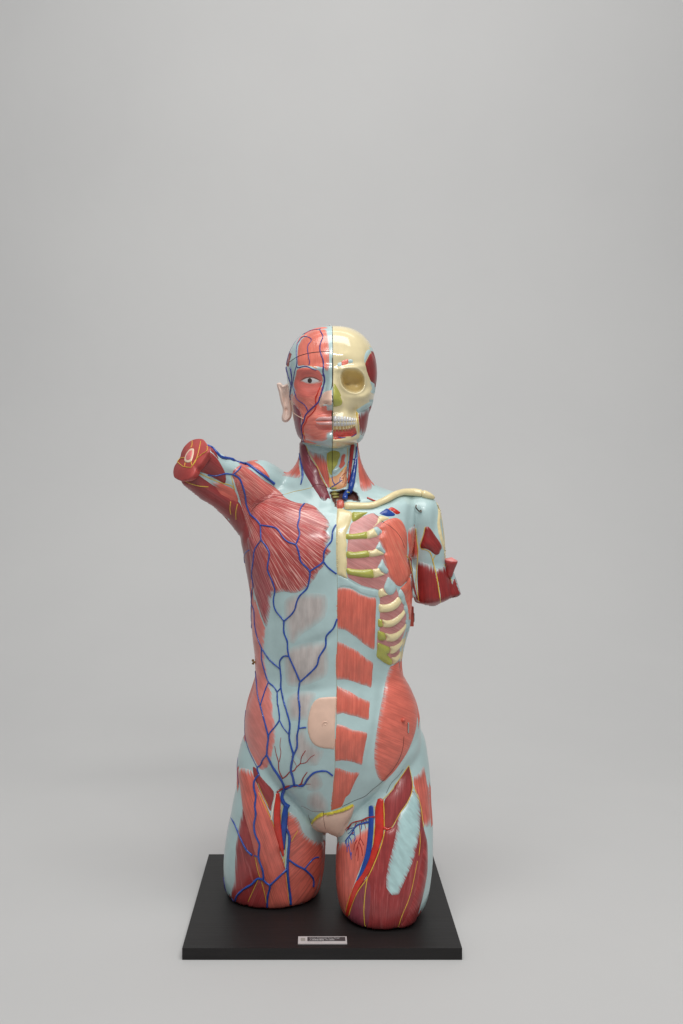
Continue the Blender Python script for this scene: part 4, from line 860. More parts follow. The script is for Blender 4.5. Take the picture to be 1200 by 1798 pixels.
# teeth: two rows, each tooth a piece of its own
def tooth(nm, pl, mat, h): return SK(nm, pl, mat, h, edge=2.2, sp=1.0, lay=False)
xs = [122, 205, 275, 345, 405, 460, 510, 560, 600]
def yu(x): return np.interp(x, [120, 350, 600], [470, 478, 520])
def ym(x): return np.interp(x, [120, 350, 600], [612, 612, 600])
def yl(x): return np.interp(x, [120, 350, 600], [700, 700, 660])
def yr(x): return np.interp(x, [120, 350, 600], [830, 840, 750])
for a, b_ in zip(xs[:-1], xs[1:]):
    g = 4; c = (a + b_) / 2
    tooth('upper_tooth', q('L', a + g, yu(a) + 18, c, yu(c), b_ - g, yu(b_) + 18, b_ - g, ym(b_) - 10, c, ym(c) - 2, a + g, ym(a) - 10), M_TOOTH, 2.2)
    tooth('lower_tooth', q('L', a + g, ym(a) + 10, c, ym(c) + 2, b_ - g, ym(b_) + 10, b_ - g, yl(b_) - 4, c, yl(c) + 4, a + g, yl(a) - 4), M_TOOTH, 1.6)
    w = (b_ - a) * .28
    tooth('tooth_root', q('L', c - w * 1.3, yl(c) + 8, c + w * 1.3, yl(c) + 8, c + w, yl(c) + 70, c, yr(c) + 10, c - w, yl(c) + 70), M_ROOT, 2.4)
SK('tooth_socket_rim', q('L', 120, 705, 200, 715, 300, 720, 400, 715, 500, 695, 590, 660, 600, 690, 560, 705, 470, 745, 380, 760, 300, 764, 200, 764, 120, 768), M_BONE, 1.8, edge=2.5, sp=1.2)
vessel('jaw_vein', skull, skull_o, q('L', 230, 930, 280, 950, 340, 956, 380, 940), [0.6, 1.0, 1.0, 0.6], M_VEIN, 0.8)
vessel('jaw_vein', skull, skull_o, q('L', 500, 925, 540, 915, 590, 880, 620, 855), [0.5, 0.8, 0.8, 0.5], M_VEIN, 0.8)
for pl in (q('L', 190, 860, 240, 900, 320, 890, 420, 900, 520, 870), q('L', 300, 870, 380, 850, 480, 850, 560, 820)):
    vessel('jaw_artery', skull, skull_o, pl, 0.6, M_ART, 0.5)

# ================================================================== surfaces that vessels run on
body.build(); face.build(); skull.build()
V_ = lambda par, r, *a, mat=None, **k: vessel('vein', body, par, q(*a), r, mat or M_VEIN, **k)
A_r = lambda par, r, *a, mat=None, **k: vessel('artery', body, par, q(*a), r, mat or M_ART_D, **k)
# shoulder and chest veins
V_(ARML, [2.2, 3.2, 3.6, 3.2, 3.0], 'B', 292, 100, 320, 118, 350, 140, 385, 180, 410, 210, 440, 236, 500, 246, 560, 250, 620, 275, 700, 330, 780, 385, 852, 443, flat=1)
V_(ARML, [3.6, 3.2, 2.0], 'B', 200, 326, 225, 334, 250, 348)
V_(ARML, 1.6, 'B', 335, 372, 390, 380, 440, 370, 470, 363, 535, 370)
V_(TORSO, 1.7, 'B', 605, 287, 580, 325, 535, 370)
V_(TORSO, 1.5, 'B', 510, 230, 535, 220, 560, 210)
V_(TORSO, [2.1, 1.9, 1.9], 'B', 535, 370, 580, 400, 605, 460, 625, 530, 635, 610, 665, 682, 700, 710, 728, 740, 745, 765)
V_(TORSO, 1.7, 'B', 745, 765, 748, 830, 750, 882)
V_(TORSO, 1.5, 'B', 750, 882, 700, 955, 688, 1050, 676, 1150, 690, 1250, 'D', 207, 210, 203, 300, 200, 380, 228, 450, 236, 600, 260, 730, 312, 872)
V_(TORSO, 1.7, 'B', 750, 882, 790, 930, 815, 985, 800, 1110, 840, 1210, 'D', 462, 240, 446, 320, 452, 410, 482, 475, 530, 530, 562, 575, mat=M_VEIN)
V_(TORSO, 1.7, 'B', 745, 765, 800, 772, 860, 785, 890, 810, 920, 860, 960, 895, 1020, 915)
V_(TORSO, 1.7, 'B', 1088, 596, 1055, 640, 1050, 710, 1035, 770, 1052, 830, 1022, 915)
V_(TORSO, 1.8, 'B', 1022, 915, 1045, 980, 1060, 1050, 1130, 1125, 1125, 1200, 'D', 840, 120, 820, 208, 735, 295, 700, 370, 685, 440, 645, 500, 562, 575)
V_(TORSO, 1.8, 'B', 1130, 1125, 1200, 1080, 'C', 35, 650, 40, 580, 62, 530, 100, 490, 110, 410, 135, 362)
V_(TORSO, 1.8, 'C', 35, 650, 75, 698, 138, 745)
V_(TORSO, 1.2, 'B', 620, 1060, 618, 1000, 635, 970, 658, 960)
# flank and belly veins
V_(TORSO, [2.0, 1.8, 2.0], 'D', 562, 575, 562, 700, 600, 800, 602, 880, 618, 965, 660, 1060, 700, 1150, 735, 1232)
V_(TORSO, 1.9, 'D', 1150, 550, 1112, 650, 1030, 740, 1025, 850, 952, 970, 930, 1060, 870, 1130, 737, 1252)
V_(TORSO, [1.9, 1.9, 2.1], 'D', 737, 1252, 722, 1380, 740, 1540, 'F', 786, 130, 800, 260, 790, 430, 775, 500, 775, 610, 740, 690)
V_(TORSO, [1.8, 1.9, 2.3], 'D', 616, 965, 565, 958, 516, 1015, 520, 1100, 530, 1200, 528, 1310, 550, 1420, 'F', 640, 150, 682, 290, 706, 390, 700, 530, 740, 682)
V_(TORSO, 1.4, 'D', 190, 650, 188, 500, 202, 390)
V_(TORSO, 1.7, 'D', 312, 872, 400, 1000, 520, 1105)
V_(TORSO, 1.5, 'D', 312, 872, 315, 1000, 342, 1110, 390, 1250, 450, 1300, 487, 1360)
V_(TORSO, 1.5, 'D', 487, 1360, 528, 1315)
V_(TORSO, 1.6, 'D', 487, 1360, 490, 1500, 'F', 590, 200, 605, 350, 560, 420, 510, 480, 500, 520)
V_(TORSO, 1.5, 'D', 390, 1250, 350, 1350, 300, 1510)
V_(TORSO, 1.5, 'D', 246, 1130, 258, 1270, 272, 1400, 300, 1510)
V_(TORSO, [1.7, 2.0, 2.2], 'D', 300, 1510, 'F', 440, 275, 480, 430, 500, 520, 490, 600, 485, 685)
V_(TORSO, 1.3, 'F', 605, 350, 640, 420, 692, 484)
V_(TORSO, 1.6, 'F', 790, 432, 862, 422)
V_(TORSO, [2.4, 2.8], 'F', 740, 682, 715, 830, 735, 900, 748, 972)
V_(TORSO, [2.3, 2.8, 3.0], 'F', 485, 685, 540, 800, 600, 890, 645, 970, 652, 1020)
V_(TORSO, [1.8, 2.2, 2.6], 'F', 1115, 885, 1050, 840, 940, 855, 880, 910, 830, 983, 750, 975, 652, 1020)
V_(TORSO, [2.8, 3.2, 4.0], 'F', 652, 1018, 626, 1080, 640, 1140, 690, 1185)
V_(TORSO, [1.9, 1.7], 'F', 485, 685, 440, 740, 420, 795, 390, 800, 400, 850, 410, 875)
V_(TORSO, 0.9, 'F', 276, 255, 270, 400, 278, 520, 312, 640, 388, 800, mat=M_VEIN_V)
V_(THL, 0.8, 'F', 268, 490, 202, 690, 200, 800, 214, 970, mat=M_VEIN_V)
V_(THL, [2.1, 2.3, 2.3], 'F', 410, 875, 365, 930, 360, 1000, 380, 1080, 370, 1180, 380, 1260, 362, 1350, 372, 1440, 415, 1540, 'G', 450, 540, 440, 655, 480, 780, 486, 862)
V_(THL, [2.6, 3.0, 3.2, 3.4], 'G', 676, 370, 700, 405, 724, 460, 716, 600, 704, 760, 716, 900, 735, 1085)
V_(THL, 2.2, 'G', 720, 680, 790, 730, 860, 765, 940, 850, 942, 925)
V_(THL, 1.7, 'G', 860, 765, 920, 690, 958, 658, 990, 655)
V_(THL, 2.3, 'G', 702, 762, 610, 850, 546, 912)
V_(THL, 2.3, 'G', 486, 862, 515, 895, 546, 912, 525, 1010, 520, 1112)
V_(THL, [2.5, 2.2], 'G', 486, 862, 430, 850, 380, 900, 300, 950, 240, 1010, 220, 1092)
V_(THL, [1.5, 2.4], 'G', 175, 275, 220, 350, 270, 470, 330, 590, 380, 635)
V_(THL, 1.2, 'G', 400, 640, 442, 655)
V_(THL, 0.9, 'G', 175, 275, 135, 440, 122, 650, mat=M_VEIN_V)
V_(THL, 1.6, 'G', 122, 840, 130, 960, 165, 1030, 205, 1080, mat=M_VEIN_V)
# groin arteries, image-left
A_r(TORSO, [1.4, 1.2, .9, .6], 'F', 635, 912, 600, 830, 596, 750, 575, 680, 560, 600)
A_r(TORSO, [.9, .5], 'F', 604, 752, 620, 660, 610, 600, 620, 520)
A_r(TORSO, [1.4, 1.1, .8], 'F', 635, 912, 680, 880, 702, 846, 745, 840, 770, 800, 806, 770, 815, 710, 855, 645)
A_r(TORSO, [.9, .5], 'F', 806, 770, 860, 760, 900, 710, 945, 684)
A_r(TORSO, .5, 'F', 772, 798, 745, 745, 720, 700)
A_r(TORSO, [2.2, 2.0, 1.6, .8], 'F', 582, 1045, 600, 1028, 650, 1000, 690, 984, 760, 986, 815, 962, 830, 910, 872, 850, lift=0.5)
A_r(TORSO, [.7, .5], 'F', 815, 966, 905, 966)
# branches, image-right thigh
A_r(THR, [1.8, 1.4, .8], 'H', 516, 285, 450, 295, 400, 318, 330, 335, 298, 352, 262, 420, lift=2.4)
for pl in ((430, 305, 440, 330, 450, 350), (345, 340, 330, 375, 318, 400), (285, 365, 262, 380, 245, 405), (352, 500, 330, 540, 322, 590), (375, 520, 395, 580, 400, 640), (412, 320, 425, 360, 430, 390), (375, 360, 382, 430, 380, 480, 352, 560, 338, 640), (380, 480, 405, 520, 412, 545), (358, 555, 362, 620, 358, 690), (298, 352, 270, 400, 250, 415), (320, 430, 300, 440, 265, 480), (400, 318, 385, 355)):
    A_r(THR, [1.1, .65], 'H', *pl)
V_(THR, [2.2, 1.6, 1.0], 'H', 460, 330, 400, 346, 360, 356, 330, 385, 300, 440, 262, 480, 246, 530)
for pl in ((390, 348, 395, 375, 390, 400), (310, 400, 285, 430, 268, 440), (255, 500, 252, 530, 256, 560), (280, 470, 300, 500, 305, 530), (276, 530, 262, 570, 262, 610), (322, 392, 328, 440, 336, 482), (270, 470, 280, 560, 300, 675), (300, 440, 330, 450), (330, 385, 290, 390, 255, 410), (262, 480, 240, 510), (336, 482, 322, 515), (300, 610, 296, 660)):
    V_(THR, [1.1, .7], 'H', *pl)
NV = lambda par, r, *a, **k: vessel('nerve', body, par, q(*a), r, M_NERVE, **k)
NV(THR, 0.9, 'H', 514, 185, 524, 290, 508, 420, 492, 590, 440, 740, 345, 880, 300, 980, 262, 1090, 246, 1160)
NV(THR, 1.0, 'H', 592, 130, 600, 260, 602, 390, 604, 420, 575, 540, 520, 690, 445, 850, 365, 960, 312, 1070, 276, 1192)
NV(THR, [.5, 1.0], 'H', 562, 330, 556, 430, 556, 520)
NV(THR, 0.9, 'H', 445, 850, 425, 990, 414, 1150, 424, 1302)
NV(THR, 0.8, 'H', 604, 400, 660, 390, 690, 350, 752, 240, 810, 160, 850, 70, 862, 0)
NV(THR, 0.8, 'H', 868, 8, 905, 90, 936, 190, 950, 300, 962, 380)
NV(THR, [.5, .7], 'H', 905, 690, 850, 960, 815, 1070, 760, 1200, 728, 1302)
NV(THR, 0.6, 'H', 925, 420, 930, 520, 918, 640)
NV(TORSO, 0.8, 'H', 590, 125, 640, 76, 690, 15, 'E', 690, 1692, 760, 1592, 832, 1486)
NV(THR, 0.7, 'E', 835, 1488, 850, 1560, 868, 1640, 870, 1720)
NV(THL, 0.9, 'G', 655, 180, 640, 330, 645, 480, 668, 640, 664, 700)
NV(THL, 0.8, 'G', 718, 240, 700, 330, 692, 440, 684, 600, 676, 740)
NV(THL, 0.7, 'G', 440, 60, 500, 190, 560, 320, 610, 460, 660, 640)
NV(THL, 0.7, 'G', 800, 410, 770, 460, 740, 510)
NV(THL, 0.7, 'G', 405, 640, 436, 790, 470, 890, 505, 1030, 512, 1080)
NV(THL, 0.7, 'G', 440, 850, 400, 940, 325, 1105)
NV(THL, 0.6, 'G', 690, 800, 705, 940, 722, 1085)
NV(THL, 0.6, 'F', 400, 960, 440, 1060, 500, 1180)
NV(ARML, 0.9, 'B', 130, 410, 200, 440, 270, 460, 338, 466)
NV(ARML, 0.9, 'B', 245, 352, 330, 390, 420, 430, 480, 444, 530, 462, 542, 490)
NV(ARML, 0.9, 'B', 512, 580, 506, 640, 514, 680)
NV(ARML, 0.9, 'B', 565, 600, 552, 660, 554, 720)
NV(ARML, 0.8, 'B', 516, 380, 530, 440, 544, 490)
for pl, r in (((385, 615, 350, 760, 308, 880, 330, 930, 400, 945, 460, 985), .8), ((450, 975, 475, 1030, 490, 1090, 510, 1170, 545, 1300, 575, 1490, 602, 1700), 1.2), ((530, 1020, 505, 1060, 495, 1110), .9), ((250, 640, 265, 800, 282, 960, 275, 1080, 262, 1240, 252, 1420, 275, 1560, 295, 1680), .9), ((115, 1030, 150, 1070, 175, 1170, 200, 1300, 212, 1360), 1.0), ((655, 1150, 690, 1220, 730, 1310, 770, 1400), .7)):
    NV(ARMR, r, 'N', *pl)
# joints between the removable pieces
S_ = lambda par, r, *a, mat=None, sf=None, **k: vessel('joint_line', sf or body, par, q(*a), r, mat or M_SEAM, lift=0.05, wob=0.02, **k)
S_(TORSO, 0.55, 'B', 670, 662, 720, 602, 800, 558, 860, 542, 925, 526, mat=M_SEAM_R)
NV(TORSO, 0.5, 'B', 930, 526, 1010, 502, 1080, 488, 1150, 470, lift=0.1)
S_(NECK, 0.7, 'A', 440, 1472, 470, 1455, 505, 1452, 540, 1462, 575, 1482, mat=M_SEAM_R)
S_(TORSO, 0.45, 'C', 430, 272, 470, 310, 510, 345, 560, 375, 610, 420, 650, 480, 670, 540, mat=M_SEAM)
S_(TORSO, 0.45, 'E', 735, 450, 745, 520, 750, 560, mat=M_SEAM_R)
S_(TORSO, 0.5, 'E', 785, 1200, 775, 1310, 740, 1420, 680, 1520, 570, 1645, 480, 1720, 400, 1790, 'H', 330, 135)
S_(TORSO, 0.5, 'H', 330, 135, 270, 165, 215, 190)
S_(TORSO, 0.4, 'E', 780, 1520, 720, 1600, 660, 1660, 610, 1760, mat=M_SEAM)
S_(TORSO, 0.45, 'G', 1035, 240, 1036, 300, 1045, 360, 1062, 435, mat=M_SEAM_R)
S_(TORSO, 0.4, 'G', 830, 185, 890, 210, 930, 235, 1040, 235, mat=M_SEAM_R)
S_(TORSO, 0.45, 'G', 895, 265, 905, 300, 922, 345, mat=M_SEAM_R)
S_(TORSO, 0.35, 'X', 592, 925, 592.5, 1000, 593, 1080, 592, 1160, 591, 1250, 589, 1330, 586, 1390, 582, 1424, mat=paint('old_glue', (150, 140, 100), 0.5))
S_(TORSO, 0.35, 'C', 440, 195, 462, 215, mat=M_SEAM_R)
# veins of the neck
V_(NECK, [1.4, 2.2, 2.6, 1.2], 'A', 330, 1180, 345, 1260, 356, 1320, 358, 1390, 342, 1455, mat=M_VEIN)
V_(NECK, 1.0, 'M', 235, 570, 240, 630, 260, 680, 290, 715)
V_(NECK, 1.0, 'M', 410, 630, 370, 660, 330, 690, 290, 715, 230, 750, 195, 780)
V_(NECK, 0.8, 'M', 380, 580, 370, 620, 372, 655)
V_(NECK, [1.2, .8], 'M', 630, 262, 570, 270, 520, 300, 508, 380, 510, 460)
for pl in ((490, 410, 470, 500, 440, 590, 420, 680), (500, 450, 480, 560, 465, 650, 440, 750), (470, 500, 420, 540, 400, 560), (500, 600, 480, 680, 450, 700), (440, 590, 400, 600)):
    A_r(NECK, [.7, .5], 'M', *pl)
NV(NECK, 0.8, 'A', 388, 1112, 415, 1180, 440, 1225, 490, 1305, 520, 1390, 575, 1480)
NV(NECK, 0.7, 'A', 575, 1180, 578, 1290, 595, 1400, 605, 1480)
NV(NECK, 0.7, 'A', 755, 1130, 750, 1200, 745, 1290, 700, 1340)
# veins of the head
fv_ = lambda r, *a, mat=None, **k: vessel('vein', face, face_o, q(*a), r, mat or M_VEIN_V, ns=8, step=1.8, **k)
fv_(1.05, 'I', 100, 905, 108, 800, 135, 690, 190, 560, 260, 430, 380, 300, 500, 240, 590, 190, 700, 162, 800, 158, 820, 140)
fv_(1.0, 'I', 410, 330, 500, 305, 600, 340, 632, 370, 610, 420, 560, 480, 545, 540, 552, 640, 570, 760, 590, 840, 575, 910)
fv_([1.2, 1.3, 1.5, 1.8], 'I', 800, 165, 820, 210, 860, 270, 872, 320, 840, 390, 810, 480, 805, 600, 830, 690, 870, 800, 882, 930, 870, 1060, 900, 1160, 900, 1240)
fv_(1.05, 'I', 415, 325, 390, 380, 340, 440, 318, 540, 310, 660, 322, 780, 320, 900, 290, 990, 265, 1100, 245, 1230, 230, 1340, 262, 1440, 300, 1580, 'K', 420, 100, 440, 200, 500, 265, 590, 320, 640, 390, 665, 470)
fv_([1.2, 1.1, .8], 'I', 310, 940, 350, 970, 430, 945, 520, 938, 580, 960, 650, 995, 730, 1020)
fv_([1.7, 1.7, 1.6], 'I', 895, 1150, 905, 1230, 880, 1350, 840, 1480, 810, 1600, 'K', 900, 160, 870, 270, 790, 360, 670, 470, 610, 550, 590, 650, 545, 730, 545, 830, 562, 920, 580, 1040)
fv_(1.0, 'I', 845, 1110, 870, 1130, 895, 1160)
for pl in ((90, 950, 110, 1040, 150, 1180, 190, 1300, 205, 1370), (185, 970, 200, 1060, 215, 1180, 215, 1290, 200, 1370), (200, 1370, 185, 1460, 175, 1560, 190, 1640)):
    fv_([2.2, 1.6, 1.4], 'I', *pl)
vessel('artery', face, face_o, q('I', 845, 1300, 800, 1400, 750, 1520, 715, 1630, 'K', 880, 30, 850, 120, 810, 200, 815, 270, 822, 360, 800, 430, 720, 530, 650, 590, 635, 660, 580, 740, 570, 830, 585, 900, 605, 980, 610, 1070), [1.0, 1.3, 1.4, 1.2], M_ART, ns=8, step=1.8)
vessel('nerve', face, face_o, q('K', 590, 870, 595, 960, 610, 1060, 650, 1080, 800, 1100, 920, 1125), [.7, .7, .5], M_NERVE, ns=8)
vessel('joint_line', face, face_o, q('I', 105, 905, 200, 820, 320, 740, 450, 690, 560, 662, 700, 640, 820, 630, 1000, 625, 1080, 628), 0.8, M_SEAM, lift=0.0, wob=0, ns=8)
mid = [(584.2, y) for y in np.arange(576.5, 786, 3)]
vessel('joint_line', face, face_o, [(584.7 - .0022 * (y - 576), y) for _, y in mid], 1.0, M_SEAM, lift=0.15, wob=0, ns=8)
S_(NECK, 0.6, 'M', 236, 20, 238, 200, 236, 400, 234, 560, mat=M_SEAM)

# ================================================================== the cut face of the raised arm (a flat disc across the arm)
cut_o = q('B', 245, 88, 292, 92, 318, 122, 333, 150, 340, 186, 322, 212, 300, 245, 272, 285, 240, 318, 232, 345, 205, 385, 170, 408, 128, 416, 92, 405, 66, 385, 61, 350, 72, 305, 100, 265, 118, 230, 126, 196, 150, 150, 196, 106)
def onplane(px, py):
    d = P(px, py, 0.0) - CAM; d /= np.linalg.norm(d)
    return CAM + d * (((ac - CAM) @ arm_axis) / (d @ arm_axis))
co = spline(cut_o, 1.6, True)
r3 = np.array([onplane(*p) for p in co]); cc = r3.mean(0)
inn = r3 + (cc - r3) * 0.035
rows = [r3 + (cc - r3) * 0.16 - arm_axis * 0.012, r3 + (cc - r3) * 0.02 - arm_axis * 0.004, r3 - arm_axis * .0012, inn + arm_axis * .0004]
nn_ = len(co); Vc = np.vstack(rows + [[cc + arm_axis * .0008]])
Fc = grid_faces(4, nn_).tolist() + [[4 * nn_, 3 * nn_ + j, 3 * nn_ + (j + 1) % nn_] for j in range(nn_)]
co_ = mkobj('cut_face', Vc, Fc, paint('cut_face_paint', (176, 70, 66), 0.45, 0.08, 70, 0.2), ARML)
bm = bmesh.new(); bm.from_mesh(co_.data); bmesh.ops.recalc_face_normals(bm, faces=bm.faces); bm.to_mesh(co_.data); bm.free()
def flat_piece(name, pl, mat, t, par):
    c = spline(pl, 1.0, True); r = np.array([onplane(*p) for p in c]); m = r.mean(0); k = len(c)
    rows = [r, r + (m - r) * .02 + arm_axis * t * .8, r + (m - r) * .1 + arm_axis * t]
    o = mkobj(name, np.vstack(rows + [[m + arm_axis * t]]), grid_faces(3, k).tolist() + [[3 * k, 2 * k + j, 2 * k + (j + 1) % k] for j in range(k)], mat, par)
    b2 = bmesh.new(); b2.from_mesh(o.data); bmesh.ops.recalc_face_normals(b2, faces=b2.faces); b2.to_mesh(o.data); b2.free(); return o
flat_piece('arm_bone', q('B', 200, 172, 226, 170, 228, 195, 222, 230, 208, 268, 185, 280, 158, 272, 154, 250, 168, 210), paint('cut_bone_paint', (232, 206, 180), 0.35, 0.05, 80, 0.2), .0016, ARML)
flat_piece('bone_marrow', q('B', 196, 190, 216, 184, 216, 215, 205, 250, 185, 262, 168, 255, 172, 225), paint('marrow_paint', (222, 120, 120), 0.45, 0.12, 200, 0.3), .0021, ARML)
def flat_line(name, r, mat, *a):
    s = spline(q(*a), 1.2); p = np.array([onplane(*x) for x in s]) + arm_axis * .001
    mkobj(name, *tube_mesh(p, r * .001, 7), mat, ARML)
for pl in ((282, 112, 270, 170, 255, 230, 235, 280, 205, 318), (332, 150, 330, 185, 290, 215, 245, 255, 218, 300, 205, 318), (214, 108, 214, 140, 204, 162), (98, 272, 120, 246, 152, 240), (98, 272, 125, 295, 145, 310, 205, 318), (160, 280, 155, 308), (205, 268, 212, 300)):
    flat_line('nerve', .5, M_NERVE, 'B', *pl)

# ================================================================== fittings
def wire(name, pts, r, par, mat=M_METAL, ns=10):
    return mkobj(name, *tube_mesh(spline(np.array(pts), .0008), r, ns), mat, par)
p, n = body.hit(731, 893); ex = np.array([1.0, 0, 0]); ez = np.array([0, 0, 1.0])
wire('hook', [p + n * .001 + ez * .004, p + n * .004 + ez * .005 - ex * .002, p + n * .006 + ez * .001 - ex * .003, p + n * .006 - ez * .004 + ex * .001, p + n * .006 - ez * .006 + ex * .005, p + n * .004 - ez * .003 + ex * .006, p + n * .001 - ez * .005 + ex * .004], .0010, ARMR, paint('dull_steel', (120, 112, 104), .35, .1, 90, 0, metallic=1.0))
p, n = body.hit(446, 1163); 
wire('hook', [p + ex * .002, p - ex * .002 + ez * .001, p - ex * .0045 + ez * .002, p - ex * .004 + ez * .004, p - ex * .002 + ez * .003], .0011, TORSO, paint('brass', (150, 120, 80), 0.3, 0.1, 90, 0, metallic=1.0))
wire('hook', [p + ex * .002 - ez * .001, p - ex * .003 - ez * .001, p - ex * .0045 - ez * .0025, p - ex * .002 - ez * .003], .0011, TORSO, paint('brass', (150, 120, 80)))
a0 = P(721.5, 1082, .035)
bm = bmesh.new(); bmesh.ops.create_cube(bm, size=1)
for v in bm.verts: v.co = Vector(a0 + np.array([v.co.x * .009, v.co.y * .012, v.co.z * .032]))
bmesh.ops.bevel(bm, geom=bm.edges[:], offset=.0012, segments=2, profile=.7)
me = bpy.data.meshes.new('latch_block'); bm.to_mesh(me); bm.free(); me.materials.append(M_SAL_P if 'M_SAL_P' in globals() else paint('latch_paint', (206, 92, 76), 0.35, 0.1, 90, 0.2))
o = bpy.data.objects.new('latch_block', me); COL.objects.link(o); o.parent = TORSO
wire('latch_loop', [P(724, 1077, .03), P(727.3, 1077, .03), P(727.6, 1084, .03), P(727.3, 1092, .03), P(724, 1092.5, .03)], .0007, TORSO)
p, n = body.hit(708, 1265)
mkobj('peg_knob', *tube_mesh([p - n * .002, p + n * .002, p + n * .004], [.0036, .0032, .0018], 16), paint('latch_paint', (206, 92, 76)), TORSO)
p, n = body.hit(716, 1269)
wire('peg', [p + n * .0015 - ez * z for z in (0, .005, .011, .0155)], .0014, TORSO)
p, n = body.hit(706, 1264)
for px_, h in ((561, .0022), (579, .0045), (588, .003), (597, .0025)):
    b0 = P(px_, 575.5 if px_ > 575 else 578, -.004)
    wire('cap_pin', [b0 - ez * .002, b0 + ez * h, b0 + ez * h + ex * .0025], .0006, skull_o if px_ > 584 else face_o)

# ================================================================== colour of the sides and back: each piece goes on round the body
def zone_paint(o, surf, vis_v, vis_n):
    at = o.data.attributes.new('zone', 'FLOAT_COLOR', 'POINT')
    c = np.zeros((len(vis_v), 4), np.float32)
    pxx = proj(vis_v); d = vis_v - CAM; d /= np.linalg.norm(d, axis=1)[:, None]
    away = (vis_n * d).sum(1) > -0.30
    for s, poly, rgb in ZONES:
        if s is not surf: continue
        lo, hi = poly.min(0) - 4, poly.max(0) + 4
        k = np.where(away & (pxx > lo).all(1) & (pxx < hi).all(1))[0]
        m = k[inside(pxx[k], poly) | (seg_dist(pxx[k], poly, True) < 3.5)]
        c[m] = (rgb[0], rgb[1], rgb[2], 1.0)
    at.data.foreach_set('color', c.ravel())
for o, used in body_parts: zone_paint(o, body, body_v[used], body_n[used])
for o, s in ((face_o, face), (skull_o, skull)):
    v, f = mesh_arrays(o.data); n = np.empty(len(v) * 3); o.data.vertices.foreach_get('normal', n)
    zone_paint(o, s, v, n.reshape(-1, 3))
    if o is skull_o:                              # deeper ochre puts the socket's shade and bounced light into its colour
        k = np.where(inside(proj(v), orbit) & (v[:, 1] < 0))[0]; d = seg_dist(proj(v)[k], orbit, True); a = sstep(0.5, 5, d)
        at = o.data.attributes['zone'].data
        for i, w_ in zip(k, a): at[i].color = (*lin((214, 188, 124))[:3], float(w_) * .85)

# ================================================================== base board and its plate
def beveled_box(name, lo, hi, mat, off, parent=None, seg=3):
    bm = bmesh.new(); bmesh.ops.create_cube(bm, size=1)
    lo, hi = np.array(lo), np.array(hi)
    for v in bm.verts: v.co = Vector((lo + hi) / 2 + np.array(v.co) * (hi - lo))
    bmesh.ops.bevel(bm, geom=bm.edges[:], offset=off, segments=seg, profile=.6)
    me = bpy.data.meshes.new(name); bm.to_mesh(me); bm.free(); me.materials.append(mat)
    o = bpy.data.objects.new(name, me); COL.objects.link(o); o.parent = parent; return o
m, nt, b = newmat('dark_stained_board')
tc = N(nt, 'ShaderNodeTexCoord'); mp = N(nt, 'ShaderNodeMapping'); mp.inputs['Scale'].default_value = (6, 160, 60)
nt.links.new(tc.outputs['Object'], mp.inputs[0])
nz = N(nt, 'ShaderNodeTexNoise'); nz.inputs['Scale'].default_value = 1.6; nz.inputs['Detail'].default_value = 6
nt.links.new(mp.outputs[0], nz.inputs['Vector'])
nt.links.new(mix_n(nt, ramp_n(nt, nz.outputs[0], .35, .7), lin((27, 25, 25)), lin((33, 31, 31))), b.inputs['Base Color'])
b.inputs['Roughness'].default_value = 0.5; b.inputs['Specular IOR Level'].default_value = 0.35
bp = N(nt, 'ShaderNodeBump'); bp.inputs['Strength'].default_value = .25; bp.inputs['Distance'].default_value = .0006
nt.links.new(nz.outputs[0], bp.inputs['Height']); nt.links.new(bp.outputs[0], b.inputs['Normal'])
BT = 0.0165
base = beveled_box('display_base', (-.2, -.18, -BT), (.2, .18, 0), m, .0012)
base['label'] = 'square black stained wooden board under the anatomical torso, with a small silver plate'
base['category'] = 'base board'
pc = [PG(524, 1646), PG(609, 1646.5), PG(609.5, 1659), PG(524, 1658.5)]
x0, x1 = pc[0][0], pc[1][0]; y1, y0 = pc[0][1], pc[2][1]
plate = beveled_box('name_plate', (x0, y0, .0001), (x1, y1, .0012), paint('plate_metal', (196, 190, 190), 0.4, 0.04, 90, 0.05), .0003, base, 2)
xr = x1 - x0; yr_ = y1 - y0
beveled_box('plate_panel', (x0 + .19 * xr, y0 + .36 * yr_, .0011), (x1 - .03 * xr, y1 - .10 * yr_, .00145), paint('plate_panel_paint', (70, 66, 68), 0.45, 0.06, 90, 0), .0001, plate, 1)
beveled_box('plate_emblem', (x0 + .055 * xr, y0 + .36 * yr_, .0011), (x0 + .145 * xr, y1 - .22 * yr_, .00145), paint('plate_emblem_paint', (158, 154, 148), 0.45, 0.1, 600, 0), .0001, plate, 1)
def text(body_, x, y, size, mat):
    cu = bpy.data.curves.new('plate_lettering', 'FONT'); cu.body = body_; cu.size = size; cu.extrude = .00008
    o = bpy.data.objects.new('plate_lettering', cu); COL.objects.link(o); o.location = (x, y, .0016); o.scale = (1.0, 1.25, 1)
    bpy.context.view_layer.update(); dg = bpy.context.evaluated_depsgraph_get()
    me = bpy.data.meshes.new_from_object(o.evaluated_get(dg)); mw = o.matrix_world.copy(); bpy.data.objects.remove(o)
    me.transform(mw); me.materials.clear(); me.materials.append(mat)
    o2 = bpy.data.objects.new('plate_lettering', me); COL.objects.link(o2); o2.parent = plate
    w = o2.dimensions.x
    return o2
ink = paint('plate_ink', (206, 202, 202), 0.5, 0.02, 60, 0)
text('Human Anatomical Torso Model', x0 + .23 * xr, y0 + .68 * yr_, .0033, ink)
text('人体解剖模型  M-100形', x0 + .23 * xr, y0 + .43 * yr_, .0036, ink)
text('— — — — — — — —', x0 + .21 * xr, y0 + .2 * yr_, .002, paint('plate_dark_ink', (120, 116, 116), 0.5, 0.02, 60, 0))

